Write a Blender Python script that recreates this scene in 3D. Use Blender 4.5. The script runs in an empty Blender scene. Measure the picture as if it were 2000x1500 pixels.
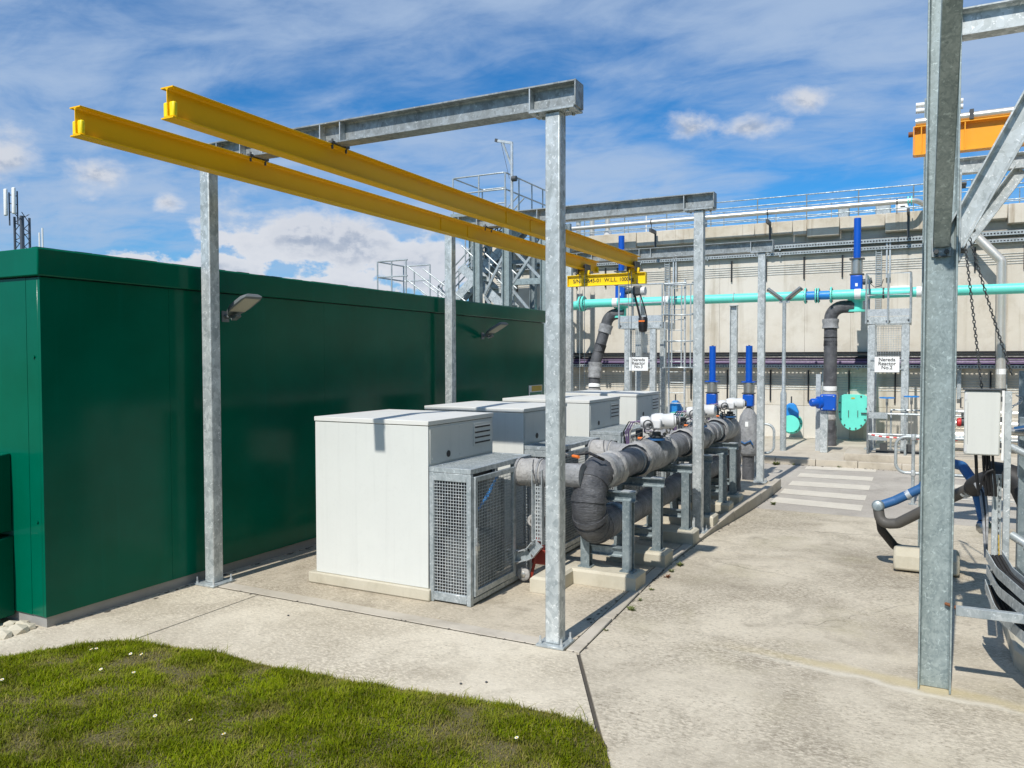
import bpy, bmesh, math, random
import numpy as np
from mathutils import Vector, Matrix
random.seed(7); rng = np.random.default_rng(11)
S = bpy.context.scene
COL = S.collection
R = math.radians

# ------------------------------------------------------------------ camera
cd = bpy.data.cameras.new('camera'); cam = bpy.data.objects.new('camera', cd); COL.objects.link(cam)
rt = Vector((0.88987530, 0.45620196, -0.00131406)); up = Vector((-0.01356528, 0.02933960, 0.99947745)); fw = Vector((-0.45600212, 0.88939247, -0.03229709))
cam.matrix_world = Matrix(((rt.x, up.x, -fw.x, 0), (rt.y, up.y, -fw.y, 0), (rt.z, up.z, -fw.z, 2.4), (0, 0, 0, 1)))
cd.sensor_width = 36; cd.lens = 1546 / 2000 * 36; cd.clip_start = 0.05; cd.clip_end = 6000
S.camera = cam

# ------------------------------------------------------------------ light and sky
SUN = Vector((-0.052, -1.0, 1.13)).normalized()          # towards the sun
elev = math.asin(SUN.z); azim = math.atan2(SUN.x, SUN.y)
sl = bpy.data.lights.new('sun', 'SUN'); sl.energy = 5.0; sl.angle = R(0.53); sl.color = (1, 0.955, 0.88)
so = bpy.data.objects.new('sun', sl); COL.objects.link(so); so.location = (-4, -10, 30)
so.rotation_euler = SUN.to_track_quat('Z', 'Y').to_euler()
S.view_settings.view_transform = 'Standard'; S.view_settings.look = 'None'
S.cycles.max_bounces = 6; S.cycles.diffuse_bounces = 3; S.cycles.glossy_bounces = 3; S.cycles.transmission_bounces = 2; S.cycles.transparent_max_bounces = 4
S.view_settings.exposure = -0.14; S.view_settings.gamma = 1; S.view_settings.use_curve_mapping = False

class NT:
    """small node-tree helper"""
    def __init__(s, tree): s.t = tree; s.n = tree.nodes; s.l = tree.links
    def new(s, kind, **kw):
        n = s.n.new(kind)
        for k, v in kw.items():
            if k.startswith('i_'): n.inputs[k[2:].replace('_', ' ')].default_value = v
            else: setattr(n, k, v)
        return n
    def link(s, a, b): s.l.new(a, b)
    def math(s, op, a, b=None, c=None, clamp=False):
        n = s.n.new('ShaderNodeMath'); n.operation = op; n.use_clamp = clamp
        for i, v in enumerate((a, b, c)):
            if v is None: continue
            if isinstance(v, (int, float)): n.inputs[i].default_value = v
            else: s.link(v, n.inputs[i])
        return n.outputs[0]
    def vmath(s, op, a, b=None):
        n = s.n.new('ShaderNodeVectorMath'); n.operation = op
        for i, v in enumerate((a, b)):
            if v is None: continue
            if isinstance(v, (tuple, list)): n.inputs[i].default_value = v
            else: s.link(v, n.inputs[i])
        return n.outputs['Value'] if op in ('LENGTH', 'DOT_PRODUCT') else n.outputs[0]
    def noise(s, vec, scale, detail=4, rough=.55, dist=0, lac=2):
        n = s.n.new('ShaderNodeTexNoise'); n.inputs['Scale'].default_value = scale; n.inputs['Detail'].default_value = detail
        n.inputs['Roughness'].default_value = rough; n.inputs['Distortion'].default_value = dist; n.inputs['Lacunarity'].default_value = lac
        s.link(vec, n.inputs['Vector']); return n.outputs['Fac']
    def ramp(s, fac, lo, hi, smooth=True, a=0., b=1.):
        n = s.n.new('ShaderNodeMapRange'); n.interpolation_type = 'SMOOTHSTEP' if smooth else 'LINEAR'
        s.link(fac, n.inputs['Value'])
        for k, v in (('From Min', lo), ('From Max', hi), ('To Min', a), ('To Max', b)): n.inputs[k].default_value = v
        return n.outputs[0]
    def mix(s, fac, a, b, mode='MIX'):
        n = s.n.new('ShaderNodeMix'); n.data_type = 'RGBA'; n.blend_type = mode
        for sock, v in ((n.inputs[0], fac), (n.inputs[6], a), (n.inputs[7], b)):
            if isinstance(v, (int, float)): sock.default_value = v
            elif isinstance(v, (tuple, list)): sock.default_value = (*v[:3], 1)
            else: s.link(v, sock)
        return n.outputs[2]
    def scaled(s, vec, sc, rot=(0, 0, 0), loc=(0, 0, 0)):
        n = s.n.new('ShaderNodeMapping'); n.inputs['Scale'].default_value = sc; n.inputs['Rotation'].default_value = rot; n.inputs['Location'].default_value = loc
        s.link(vec, n.inputs['Vector']); return n.outputs[0]

def make_world():
    w = bpy.data.worlds.new('World'); S.world = w; w.use_nodes = True
    T = NT(w.node_tree); T.n.clear()
    sky = T.new('ShaderNodeTexSky', sky_type='NISHITA', sun_disc=False, sun_elevation=elev, sun_rotation=azim, air_density=1.0, dust_density=0.35, ozone_density=2.6, altitude=30)
    tc = T.new('ShaderNodeTexCoord'); d = tc.outputs['Generated']
    sx = T.new('ShaderNodeSeparateXYZ'); T.link(d, sx.inputs[0]); x, y, z = sx.outputs
    az = T.math('ARCTAN2', x, y); el = T.math('ARCSINE', z)
    cv = T.new('ShaderNodeCombineXYZ'); T.link(az, cv.inputs[0]); T.link(el, cv.inputs[1]); ae = cv.outputs[0]
    # the blue of the day, a little more saturated than the bare model
    skyc = T.mix(1.0, sky.outputs[0], (0.27, 0.92, 1.42), 'MULTIPLY')
    # high thin cloud, laid out on a flat layer overhead
    zz = T.math('ADD', T.math('MAXIMUM', z, 0.0), 0.10)
    px = T.math('DIVIDE', x, zz); py = T.math('DIVIDE', y, zz)
    cp = T.new('ShaderNodeCombineXYZ'); T.link(px, cp.inputs[0]); T.link(py, cp.inputs[1])
    big = T.noise(T.scaled(cp.outputs[0], (.42, .52, 1), (0, 0, .35), (3.1, 1.7, 0)), 1.0, 4, .5, .6)
    mid = T.noise(T.scaled(cp.outputs[0], (.9, 1.35, 1), (0, 0, .5), (9.1, 4.2, 2)), 1.15, 8, .60, .7)
    fine = T.noise(T.scaled(cp.outputs[0], (2.6, 4.0, 1), (0, 0, .2), (1, 7, 0)), 1.3, 6, .6, .6)
    veil = T.math('ADD', T.math('MULTIPLY', big, .75), T.math('ADD', T.math('MULTIPLY', mid, .55), T.math('MULTIPLY', fine, .36)))
    veil = T.ramp(veil, .62, .98, True, 0, .86)
    veil = T.math('MULTIPLY', veil, T.ramp(el, .03, .16))
    # cumulus: soft humps in azimuth and elevation broken up by noise
    blobs = [(-14.4, 15.6, 2.3, 1.3), (-10.6, 15.4, 2.9, .9), (-6.8, 16.9, 2.4, 1.1), (-54.5, 11.6, 3.0, 1.4), (-60.0, 12.2, 3.0, 2.4), (-50.6, 10.2, 1.4, .8),
             (-42.5, 8.4, 5.6, 3.1), (-38.5, 7.6, 5.2, 3.0), (-33.5, 6.8, 4.6, 2.4), (-55.2, 5.6, 3.6, 1.2), (-47.6, 5.6, 4.6, 1.7), (-39.8, 4.2, 8.0, 2.4), (-63, 4.2, 7, 1.2), (-20, 7.2, 5, 1.2),
             (18, 7, 10, 3), (70, 8, 14, 3), (-95, 8, 16, 3), (140, 7, 18, 3)]
    m = None
    for a, e, wd, h in blobs:
        v = T.vmath('MULTIPLY', T.vmath('SUBTRACT', ae, (R(a), R(e), 0)), (1 / R(wd), 1 / R(h), 0))
        b = T.math('SUBTRACT', 1.0, T.vmath('LENGTH', v))
        m = b if m is None else T.math('MAXIMUM', m, b)
    n1v = T.scaled(ae, (1, 1.5, 1)); n1 = T.noise(n1v, 15, 10, .60, .1)
    n2 = T.noise(T.scaled(ae, (1, 1.5, 1), (0, 0, 0), (-.004, .014, 0)), 15, 10, .60, .1)
    cov = T.math('ADD', T.math('MAXIMUM', m, -.8), T.math('MULTIPLY', T.math('SUBTRACT', n1, .5), 3.0))
    wid = T.ramp(el, .13, .20, True, .26, 1.15)
    cr = T.new('ShaderNodeMapRange'); cr.interpolation_type = 'SMOOTHSTEP'; T.link(cov, cr.inputs['Value']); T.link(wid, cr.inputs['From Max']); cr.inputs['From Min'].default_value = -.02
    cum = cr.outputs[0]
    # shading inside the cloud: sunlit where the cloud thins towards the sun side, grey in its belly
    lit = T.ramp(T.math('SUBTRACT', n1, n2), -.13, .05)
    body = T.ramp(cov, .10, 1.0)
    ccol = T.mix(T.math('MULTIPLY', body, T.math('SUBTRACT', 1.0, T.math('MULTIPLY', lit, .8))), (8.2, 8.4, 8.9), (4.0, 4.7, 6.0))
    c1 = T.mix(veil, skyc, (4.6, 6.0, 8.2))
    hz = T.ramp(el, -.02, .20, True, .55, 0.0)
    c1 = T.mix(hz, c1, (3.9, 5.6, 7.9))
    c2 = T.mix(T.math('MULTIPLY', cum, .93), c1, ccol)
    bg = T.new('ShaderNodeBackground'); T.link(c2, bg.inputs[0]); bg.inputs[1].default_value = 0.10
    out = T.new('ShaderNodeOutputWorld'); T.link(bg.outputs[0], out.inputs[0])
make_world()

# ------------------------------------------------------------------ materials
MAT = {}
def material(name):
    m = bpy.data.materials.new(name); m.use_nodes = True
    T = NT(m.node_tree); b = m.node_tree.nodes['Principled BSDF']
    g = T.new('ShaderNodeNewGeometry'); MAT[name] = m
    return T, b, g.outputs['Position']
def bump(T, b, h, strength=.3, dist=.01):
    n = T.new('ShaderNodeBump'); n.inputs['Strength'].default_value = strength; n.inputs['Distance'].default_value = dist
    T.link(h, n.inputs['Height']); T.link(n.outputs[0], b.inputs['Normal'])
def paint(name, col, rough=.45, dirt=.25, metal=0., spec=.5, fade=.12, scale=3.0, bumpy=.05, streak=0.):
    """painted or plain surface: slow fading, fine dust, optional vertical run marks"""
    T, b, P = material(name)
    n1 = T.noise(P, scale, 5, .6); n2 = T.noise(P, scale * 9, 4, .6)
    c = T.mix(T.ramp(n1, .3, .75), col, tuple(min(1, v * (1 + fade) + fade * .03) for v in col))
    c = T.mix(T.math('MULTIPLY', T.ramp(n2, .5, .85), dirt), c, tuple(v * .62 + .02 for v in col))
    if streak:
        s = T.noise(T.scaled(P, (9, 9, .35)), 1.6, 5, .6)
        c = T.mix(T.math('MULTIPLY', T.ramp(s, .5, .78), streak), c, tuple(v * .5 + .03 for v in col))
    T.link(c, b.inputs['Base Color'])
    T.link(T.ramp(n2, .25, .8, True, rough - .06, rough + .12), b.inputs['Roughness'])
    b.inputs['Metallic'].default_value = metal; b.inputs['Specular IOR Level'].default_value = spec
    if bumpy: bump(T, b, n2, bumpy, .004)
    return MAT[name]
def galv(name, lo, hi, scale=26., metal=.45, rough=.40):
    """hot-dip zinc: crystalline spangle over cloudy patches"""
    T, b, P = material(name)
    wob = T.new('ShaderNodeVectorMath', operation='ADD'); nz = T.new('ShaderNodeTexNoise'); nz.inputs['Scale'].default_value = 9; nz.inputs['Detail'].default_value = 3
    T.link(P, nz.inputs['Vector'])
    T.link(P, wob.inputs[0]); T.link(T.vmath('MULTIPLY', nz.outputs['Color'], (.09, .09, .09)), wob.inputs[1])
    v = T.new('ShaderNodeTexVoronoi'); v.inputs['Scale'].default_value = scale; v.inputs['Randomness'].default_value = 1
    T.link(T.scaled(wob.outputs[0], (1, 1, .62)), v.inputs['Vector'])
    sp = T.new('ShaderNodeSeparateColor'); T.link(v.outputs['Color'], sp.inputs[0])
    patch = T.noise(P, 5.0, 5, .62, .6); drip = T.noise(T.scaled(P, (8, 8, 1.1)), 1.6, 4, .6)
    f = T.math('ADD', T.math('MULTIPLY', sp.outputs[0], .42), T.math('ADD', T.math('MULTIPLY', T.ramp(patch, .3, .7), .42), T.math('MULTIPLY', drip, .2)))
    c = T.mix(T.ramp(f, .2, .9, False), lo, hi)
    fl = T.noise(P, 34, 3, .55, .8)
    c = T.mix(T.math('MULTIPLY', T.ramp(fl, .60, .68), .6), c, tuple(min(1, v_ * 1.45) for v_ in hi))
    st = T.noise(T.scaled(P, (14, 14, .8), (0, 0, 0), (3, 5, 1)), 1.3, 4, .6)
    c = T.mix(T.math('MULTIPLY', T.ramp(st, .6, .8), .35), c, tuple(v_ * .55 for v_ in lo))
    T.link(c, b.inputs['Base Color']); b.inputs['Metallic'].default_value = metal
    T.link(T.ramp(f, .2, .9, False, rough + .12, rough - .08), b.inputs['Roughness'])
    bump(T, b, f, .05, .003)
    return MAT[name]
def concrete(name, col, dark, light, brush=0., stain=.4, scale=1., green=0., speck=.35, bmp=.25, axis=0, runs=0.):
    T, b, P = material(name)
    n0 = T.noise(P, .55 * scale, 5, .6, .5); n1 = T.noise(P, 2.6 * scale, 7, .66, .4); n2 = T.noise(P, 22 * scale, 5, .6); n3 = T.noise(P, 120, 3, .7)
    c = T.mix(T.ramp(n0, .36, .64), col, light)
    c = T.mix(T.math('MULTIPLY', T.ramp(n1, .46, .74), stain), c, dark)
    c = T.mix(T.math('MULTIPLY', T.ramp(n2, .52, .7), speck), c, light)
    c = T.mix(T.math('MULTIPLY', T.ramp(n3, .56, .74), .35), c, dark)
    h = T.math('ADD', T.math('MULTIPLY', n2, .6), T.math('MULTIPLY', n3, .5))
    if brush:
        sc = (1.3, 42, 6) if axis == 0 else (42, 1.3, 6)
        br = T.noise(T.scaled(P, sc, (0, 0, .18)), 1.0, 5, .7, .9)
        br2 = T.noise(T.scaled(P, tuple(v * 2.4 for v in sc), (0, 0, -.1), (5, 2, 0)), 1.0, 4, .7, .6)
        c = T.mix(T.math('MULTIPLY', T.ramp(br, .52, .76), brush * .35), c, dark)
        c = T.mix(T.math('MULTIPLY', T.ramp(br2, .5, .72), brush * .35), c, tuple(min(1, v * 1.12) for v in light))
        h = T.math('ADD', h, T.math('MULTIPLY', br2, .7))
        wear = T.ramp(T.noise(T.scaled(P, (.5, .8, 1)), 1.0, 5, .6, .8), .34, .66, True, .25, 1.0)
        mo = T.noise(T.scaled(P, (24, 40, 30), (0, 0, .12)), 1.0, 5, .68, .5)
        c = T.mix(T.math('MULTIPLY', T.ramp(mo, .48, .60), T.math('MULTIPLY', wear, brush * 1.1)), c, tuple(min(1, v * 1.10) for v in light))
        c = T.mix(T.math('MULTIPLY', T.ramp(mo, .46, .34), T.math('MULTIPLY', wear, brush * .95)), c, dark)
        fk = T.noise(T.scaled(P, (40, 70, 50), (0, 0, -.2)), 1.0, 3, .6, .6)
        c = T.mix(T.math('MULTIPLY', T.ramp(fk, .56, .64), .5), c, tuple(min(1, v * 1.25) for v in light))
        pit = T.noise(T.scaled(P, (34, 60, 30)), 1.0, 3, .6, .5)
        c = T.mix(T.math('MULTIPLY', T.ramp(pit, .62, .74), .55), c, tuple(v * .62 for v in dark))
        h = T.math('SUBTRACT', h, T.math('MULTIPLY', T.ramp(pit, .6, .72), .8))
        blot = T.noise(P, 1.25, 6, .68, 1.2)
        c = T.mix(T.math('MULTIPLY', T.ramp(blot, .52, .72), .34), c, tuple(v * .78 for v in dark))
    if green:
        sp = T.new('ShaderNodeSeparateXYZ'); T.link(P, sp.inputs[0])
        wob = T.math('MULTIPLY', T.math('SUBTRACT', T.noise(P, 1.7, 3, .5), .5), .34)
        dl = T.math('ADD', T.math('SUBTRACT', sp.outputs[1], T.math('ADD', 6.46, T.math('MULTIPLY', sp.outputs[0], -.16))), wob)
        ln = T.math('MULTIPLY', T.ramp(sp.outputs[0], -1.7, -.5), T.ramp(sp.outputs[0], 1.4, .3))
        band = T.math('MULTIPLY', T.ramp(T.math('ABSOLUTE', dl), .13, .01), ln)
        c = T.mix(T.math('MULTIPLY', band, .6), c, (.56, .47, .27))
        pale = T.math('MULTIPLY', T.ramp(T.math('ABSOLUTE', T.math('ADD', dl, .12)), .07, .0), ln)
        c = T.mix(T.math('MULTIPLY', pale, .6), c, (.70, .65, .54))
    if runs:
        s = T.noise(T.scaled(P, (3.2, 3.2, .16)), 1.0, 6, .65, .3)
        c = T.mix(T.math('MULTIPLY', T.ramp(s, .52, .74), runs), c, dark)
        s2 = T.noise(T.scaled(P, (11, 11, .3), (0, 0, 0), (4, 4, 4)), 1.0, 4, .6, .2)
        c = T.mix(T.math('MULTIPLY', T.ramp(s2, .6, .8), runs * .7), c, tuple(v * .8 for v in dark))
    if green:
        gq = T.noise(P, .9, 5, .6, .3)
        c = T.mix(T.math('MULTIPLY', T.ramp(gq, .5, .74), green), c, (.30, .27, .12))
    T.link(c, b.inputs['Base Color']); b.inputs['Roughness'].default_value = .88; b.inputs['Specular IOR Level'].default_value = .25
    bump(T, b, h, bmp, .012)
    return MAT[name]
def wrap(name, col, dark, rough=.55, scale=16., axis=(1, 1, 1), bmp=.6, crease=.5):
    """pipe lagging: overlapping tape edges and wrinkles"""
    T, b, P = material(name)
    n = T.noise(T.scaled(P, axis), scale, 6, .65, 1.4); n2 = T.noise(P, 4.5, 4, .6, .5); n3 = T.noise(P, 60, 3, .6)
    c = T.mix(T.ramp(n2, .3, .72), dark, col)
    c = T.mix(T.math('MULTIPLY', T.ramp(n, .52, .7), crease), c, tuple(v * .45 for v in dark))
    c = T.mix(T.math('MULTIPLY', T.ramp(n3, .55, .8), .25), c, tuple(min(1, v * 1.35) for v in col))
    T.link(c, b.inputs['Base Color']); T.link(T.ramp(n, .3, .7, True, rough - .1, rough + .15), b.inputs['Roughness'])
    bump(T, b, T.math('ADD', n, T.math('MULTIPLY', n2, .6)), bmp, .02)
    return MAT[name]

galv('galv', (.34, .38, .39), (.68, .72, .725), 30, .28, .40)
galv('galv_beam', (.20, .22, .225), (.42, .45, .455), 34, .30, .42)
galv('galv_column', (.235, .29, .295), (.42, .49, .49), 70, .30, .42)
galv('galv_bright', (.42, .46, .48), (.70, .73, .74), 30, .40, .38)
galv('galv_thin', (.29, .335, .35), (.52, .56, .575), 40, .3, .42)
galv('galv_support', (.17, .215, .235), (.34, .395, .41), 40, .35, .45)
paint('yellow', (.97, .53, .0), .42, .10, fade=.03, spec=.22)
paint('yellow_stop', (.95, .72, .0), .4, .08)
paint('spreader_yellow', (.90, .62, .006), .4, .18)
paint('orange_beam', (.85, .36, .012), .42, .2)
paint('cabinet', (.66, .675, .645), .42, .12, fade=.03, streak=.13, bumpy=.02)
paint('cabinet_lid', (.70, .70, .665), .5, .16, fade=.04, bumpy=.02)
paint('gear_white', (.62, .63, .64), .42, .25)
paint('white_plate', (.82, .83, .82), .4, .1)
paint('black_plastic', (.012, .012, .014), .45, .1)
paint('black_text', (.015, .015, .017), .6, 0, bumpy=0)
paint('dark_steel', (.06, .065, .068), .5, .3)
paint('teal', (.15, .74, .62), .42, .22, fade=.06, streak=.12)
paint('blue', (.001, .088, .50), .40, .2, fade=.05)
paint('blue_light', (.02, .24, .66), .42, .2)
paint('blue_hose', (.022, .105, .27), .55, .35)
paint('grey_hose', (.085, .08, .072), .6, .4)
paint('black_hose', (.022, .021, .02), .55, .3)
paint('purple_cable', (.16, .10, .22), .5, .3)
paint('orange_cap', (.75, .18, .03), .5, .2)
paint('red', (.24, .024, .014), .5, .35)
paint('red_mark', (.55, .03, .03), .5, .2)
paint('stainless', (.48, .47, .44), .32, .25, metal=.75)
paint('silver_pipe', (.66, .63, .57), .34, .2, metal=.55)
paint('white_tube', (.78, .78, .76), .4, .15)
paint('lamp_grey', (.16, .18, .19), .42, .2)
paint('lamp_lens', (.50, .47, .38), .18, .1)
paint('soil', (.115, .098, .040), .95, .4, scale=8, bumpy=.6)
paint('far_ground', (.10, .115, .05), .95, .4, scale=.05, bumpy=0)
paint('joint_dark', (.075, .068, .058), .95, .5, scale=8)
paint('road_line', (.60, .555, .47), .8, .9, scale=4, bumpy=.1)
paint('pale_stone', (.58, .53, .42), .9, .3, scale=10, bumpy=.4)
paint('petal', (.70, .70, .66), .6, 0, bumpy=0)
paint('daisy_eye', (.75, .50, .02), .6, 0, bumpy=0)
paint('mast_steel', (.07, .085, .11), .5, .2)
paint('sign_yellow', (.55, .36, .03), .5, .3)
paint('sign_green', (.03, .20, .12), .5, .3)
paint('flashing', (.30, .295, .28), .6, .4)
paint('rust', (.20, .075, .03), .8, .4)
concrete('conc_slab', (.36, .312, .238), (.205, .172, .124), (.56, .495, .388), brush=.7, stain=.55)
concrete('conc_apron', (.43, .378, .292), (.285, .244, .182), (.67, .605, .485), brush=.7, stain=.4)
concrete('conc_road', (.350, .306, .236), (.215, .183, .136), (.60, .538, .428), brush=.75, stain=.5, green=.2)
concrete('conc_road_far', (.40, .365, .32), (.27, .245, .215), (.48, .445, .39), brush=.2, stain=.4, axis=0)
concrete('conc_kerb', (.46, .415, .34), (.27, .235, .185), (.56, .51, .43), stain=.5)
concrete('conc_block', (.52, .48, .38), (.33, .295, .215), (.60, .56, .46), stain=.45, runs=.25)
concrete('conc_wall', (.60, .555, .475), (.36, .305, .22), (.68, .645, .575), stain=.4, runs=.55, scale=.6, bmp=.1)
concrete('conc_wall_b', (.63, .60, .545), (.42, .375, .30), (.70, .675, .625), stain=.35, runs=.45, scale=.6, bmp=.1)
concrete('conc_parapet', (.58, .52, .42), (.30, .225, .14), (.67, .62, .53), stain=.4, runs=.85, scale=.9, bmp=.15)
wrap('lag_dark', (.125, .13, .142), (.055, .058, .066), .42, 13, (1, 1, 3.4), bmp=.9)
wrap('lag_grey', (.37, .38, .39), (.21, .215, .225), .55, 10, (1.4, .8, 1), crease=.5, bmp=1.0)
wrap('lag_pale', (.50, .49, .475), (.33, .325, .315), .6, 12, (.9, 1, 1), crease=.5, bmp=.9)
wrap('lag_tape', (.21, .215, .23), (.10, .104, .115), .46, 9, (.7, 3.4, 1), bmp=.9)
wrap('lag_blue', (.28, .40, .50), (.17, .26, .36), .55, 12)

def make_green():
    T, b, P = material('green_grp')
    n = T.noise(P, 1.3, 4, .6); n2 = T.noise(P, 40, 3, .6); s = T.noise(T.scaled(P, (7, 7, .3)), 1.4, 4, .6)
    c = T.mix(T.ramp(n, .3, .7), (.0, .104, .058), (.0, .124, .072))
    c = T.mix(T.math('MULTIPLY', T.ramp(s, .55, .8), .25), c, (.0, .165, .110))
    T.link(c, b.inputs['Base Color']); T.link(T.ramp(n2, .2, .8, True, .13, .19), b.inputs['Roughness'])
    b.inputs['Specular IOR Level'].default_value = .15
    bump(T, b, T.math('ADD', n, T.math('MULTIPLY', n2, .05)), .06, .012)
make_green()
def make_grass():
    T, b, P = material('grass_blade')
    a = T.new('ShaderNodeAttribute', attribute_name='tint')
    T.link(a.outputs['Color'], b.inputs['Base Color']); b.inputs['Roughness'].default_value = .55
    b.inputs['Specular IOR Level'].default_value = .08
    tr = T.new('ShaderNodeBsdfTranslucent'); T.link(a.outputs['Color'], tr.inputs[0])
    mx = T.new('ShaderNodeMixShader'); mx.inputs[0].default_value = .25
    out = [n for n in T.n if n.type == 'OUTPUT_MATERIAL'][0]
    T.link(b.outputs[0], mx.inputs[1]); T.link(tr.outputs[0], mx.inputs[2]); T.link(mx.outputs[0], out.inputs[0])
make_grass()
paint('weed', (.105, .125, .030), .6, .3)

# ------------------------------------------------------------------ mesh helpers
def V(*a): return Vector(a)
class MB:
    def __init__(s): s.v = []; s.f = []
    def add(s, vs, fs):
        n = len(s.v); s.v.extend([tuple(v) for v in vs]); s.f.extend([tuple(i + n for i in f) for f in fs]); return s
    def box(s, x0, x1, y0, y1, z0, z1):
        return s.add([(x0, y0, z0), (x1, y0, z0), (x1, y1, z0), (x0, y1, z0), (x0, y0, z1), (x1, y0, z1), (x1, y1, z1), (x0, y1, z1)],
                     [(0, 3, 2, 1), (4, 5, 6, 7), (0, 1, 5, 4), (1, 2, 6, 5), (2, 3, 7, 6), (3, 0, 4, 7)])
    def prof(s, p0, p1, poly, upv=(0, 0, 1)):
        p0 = Vector(p0); p1 = Vector(p1); d = (p1 - p0).normalized(); u = Vector(upv)
        sd = d.cross(u)
        if sd.length < 1e-5: sd = d.cross(Vector((0, 1, 0)))
        sd.normalize(); u = sd.cross(d).normalized(); n = len(poly)
        vs = [p + sd * a + u * b for p in (p0, p1) for a, b in poly]
        fs = [tuple(range(n - 1, -1, -1)), tuple(range(n, 2 * n))] + [(i, (i + 1) % n, n + (i + 1) % n, n + i) for i in range(n)]
        return s.add(vs, fs)
    def bar(s, p0, p1, w, h=None, upv=(0, 0, 1)):
        h = w if h is None else h; a, b = w / 2, h / 2
        return s.prof(p0, p1, [(-a, -b), (a, -b), (a, b), (-a, b)], upv)
    def ibeam(s, p0, p1, h, b, tw, tf, upv=(0, 0, 1)):
        H = h / 2; B = b / 2; t = tw / 2; k = H - tf; r = min(.012, B - t - .001)
        poly = [(-B, -H), (B, -H), (B, -k), (t + r, -k), (t, -k + r), (t, k - r), (t + r, k), (B, k), (B, H), (-B, H), (-B, k), (-t - r, k), (-t, k - r), (-t, -k + r), (-t - r, -k), (-B, -k)]
        p0 = Vector(p0); p1 = Vector(p1)
        # caps as three quads strips to stay planar-convex
        n = len(poly); d = (p1 - p0).normalized(); u = Vector(upv); sd = d.cross(u)
        if sd.length < 1e-5: sd = d.cross(Vector((0, 1, 0)))
        sd.normalize(); u = sd.cross(d).normalized()
        vs = [p + sd * a + u * c for p in (p0, p1) for a, c in poly]
        fs = [(i, (i + 1) % n, n + (i + 1) % n, n + i) for i in range(n)]
        for o, rev in ((0, True), (n, False)):
            for q in ((0, 1, 2, 3, 14, 15), (3, 4, 13, 14), (4, 5, 12, 13), (5, 6, 11, 12), (6, 7, 8, 9, 10, 11)):
                q = tuple(i + o for i in q); fs.append(q[::-1] if rev else q)
        return s.add(vs, fs)
    def cyl(s, p0, p1, r0, r1=None, n=14, caps=True):
        return s.tube([p0, p1], [r0, r0 if r1 is None else r1], n, caps)
    def tube(s, pts, r, n=10, caps=True, closed=False):
        P = [Vector(p) for p in pts]; m = len(P); rr = r if isinstance(r, (list, tuple)) else [r] * m
        T_ = []
        for i in range(m):
            a = P[(i - 1) % m] if (closed or i > 0) else P[i]; b = P[(i + 1) % m] if (closed or i < m - 1) else P[i]
            T_.append((b - a).normalized())
        u = Vector((0, 0, 1)) if abs(T_[0].z) < .9 else Vector((1, 0, 0))
        sd = T_[0].cross(u).normalized(); vs = []
        for i in range(m):
            sd = (sd - T_[i] * sd.dot(T_[i])).normalized(); w = T_[i].cross(sd)
            for k in range(n):
                a = 2 * math.pi * k / n; vs.append(P[i] + (sd * math.cos(a) + w * math.sin(a)) * rr[i])
        fs = []
        for i in range(m if closed else m - 1):
            j = (i + 1) % m
            for k in range(n): fs.append((i * n + k, i * n + (k + 1) % n, j * n + (k + 1) % n, j * n + k))
        if caps and not closed: fs += [tuple(range(n - 1, -1, -1)), tuple(range((m - 1) * n, m * n))]
        return s.add(vs, fs)
    def lathe(s, c, axis, prof, n=20):
        """prof: list of (radius, distance along axis)"""
        a = Vector(axis).normalized(); u = Vector((0, 0, 1)) if abs(a.z) < .9 else Vector((1, 0, 0)); sd = a.cross(u).normalized(); w = a.cross(sd); c = Vector(c)
        vs = [c + a * t + (sd * math.cos(2 * math.pi * k / n) + w * math.sin(2 * math.pi * k / n)) * r for r, t in prof for k in range(n)]
        m = len(prof); fs = [(i * n + k, i * n + (k + 1) % n, (i + 1) * n + (k + 1) % n, (i + 1) * n + k) for i in range(m - 1) for k in range(n)]
        fs += [tuple(range(n - 1, -1, -1)), tuple(range((m - 1) * n, m * n))]
        return s.add(vs, fs)
    def ring(s, c, axis, ri, ro, t, n=20):
        return s.lathe_ring(c, axis, [(ri, -t / 2), (ro, -t / 2), (ro, t / 2), (ri, t / 2)], n)
    def lathe_ring(s, c, axis, prof, n=20):
        a = Vector(axis).normalized(); u = Vector((0, 0, 1)) if abs(a.z) < .9 else Vector((1, 0, 0)); sd = a.cross(u).normalized(); w = a.cross(sd); c = Vector(c)
        vs = [c + a * t + (sd * math.cos(2 * math.pi * k / n) + w * math.sin(2 * math.pi * k / n)) * r for r, t in prof for k in range(n)]
        m = len(prof); fs = [(i * n + k, i * n + (k + 1) % n, ((i + 1) % m) * n + (k + 1) % n, ((i + 1) % m) * n + k) for i in range(m) for k in range(n)]
        return s.add(vs, fs)
    def xform(s, M):
        s.v = [tuple(M @ Vector(v)) for v in s.v]; return s

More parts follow.
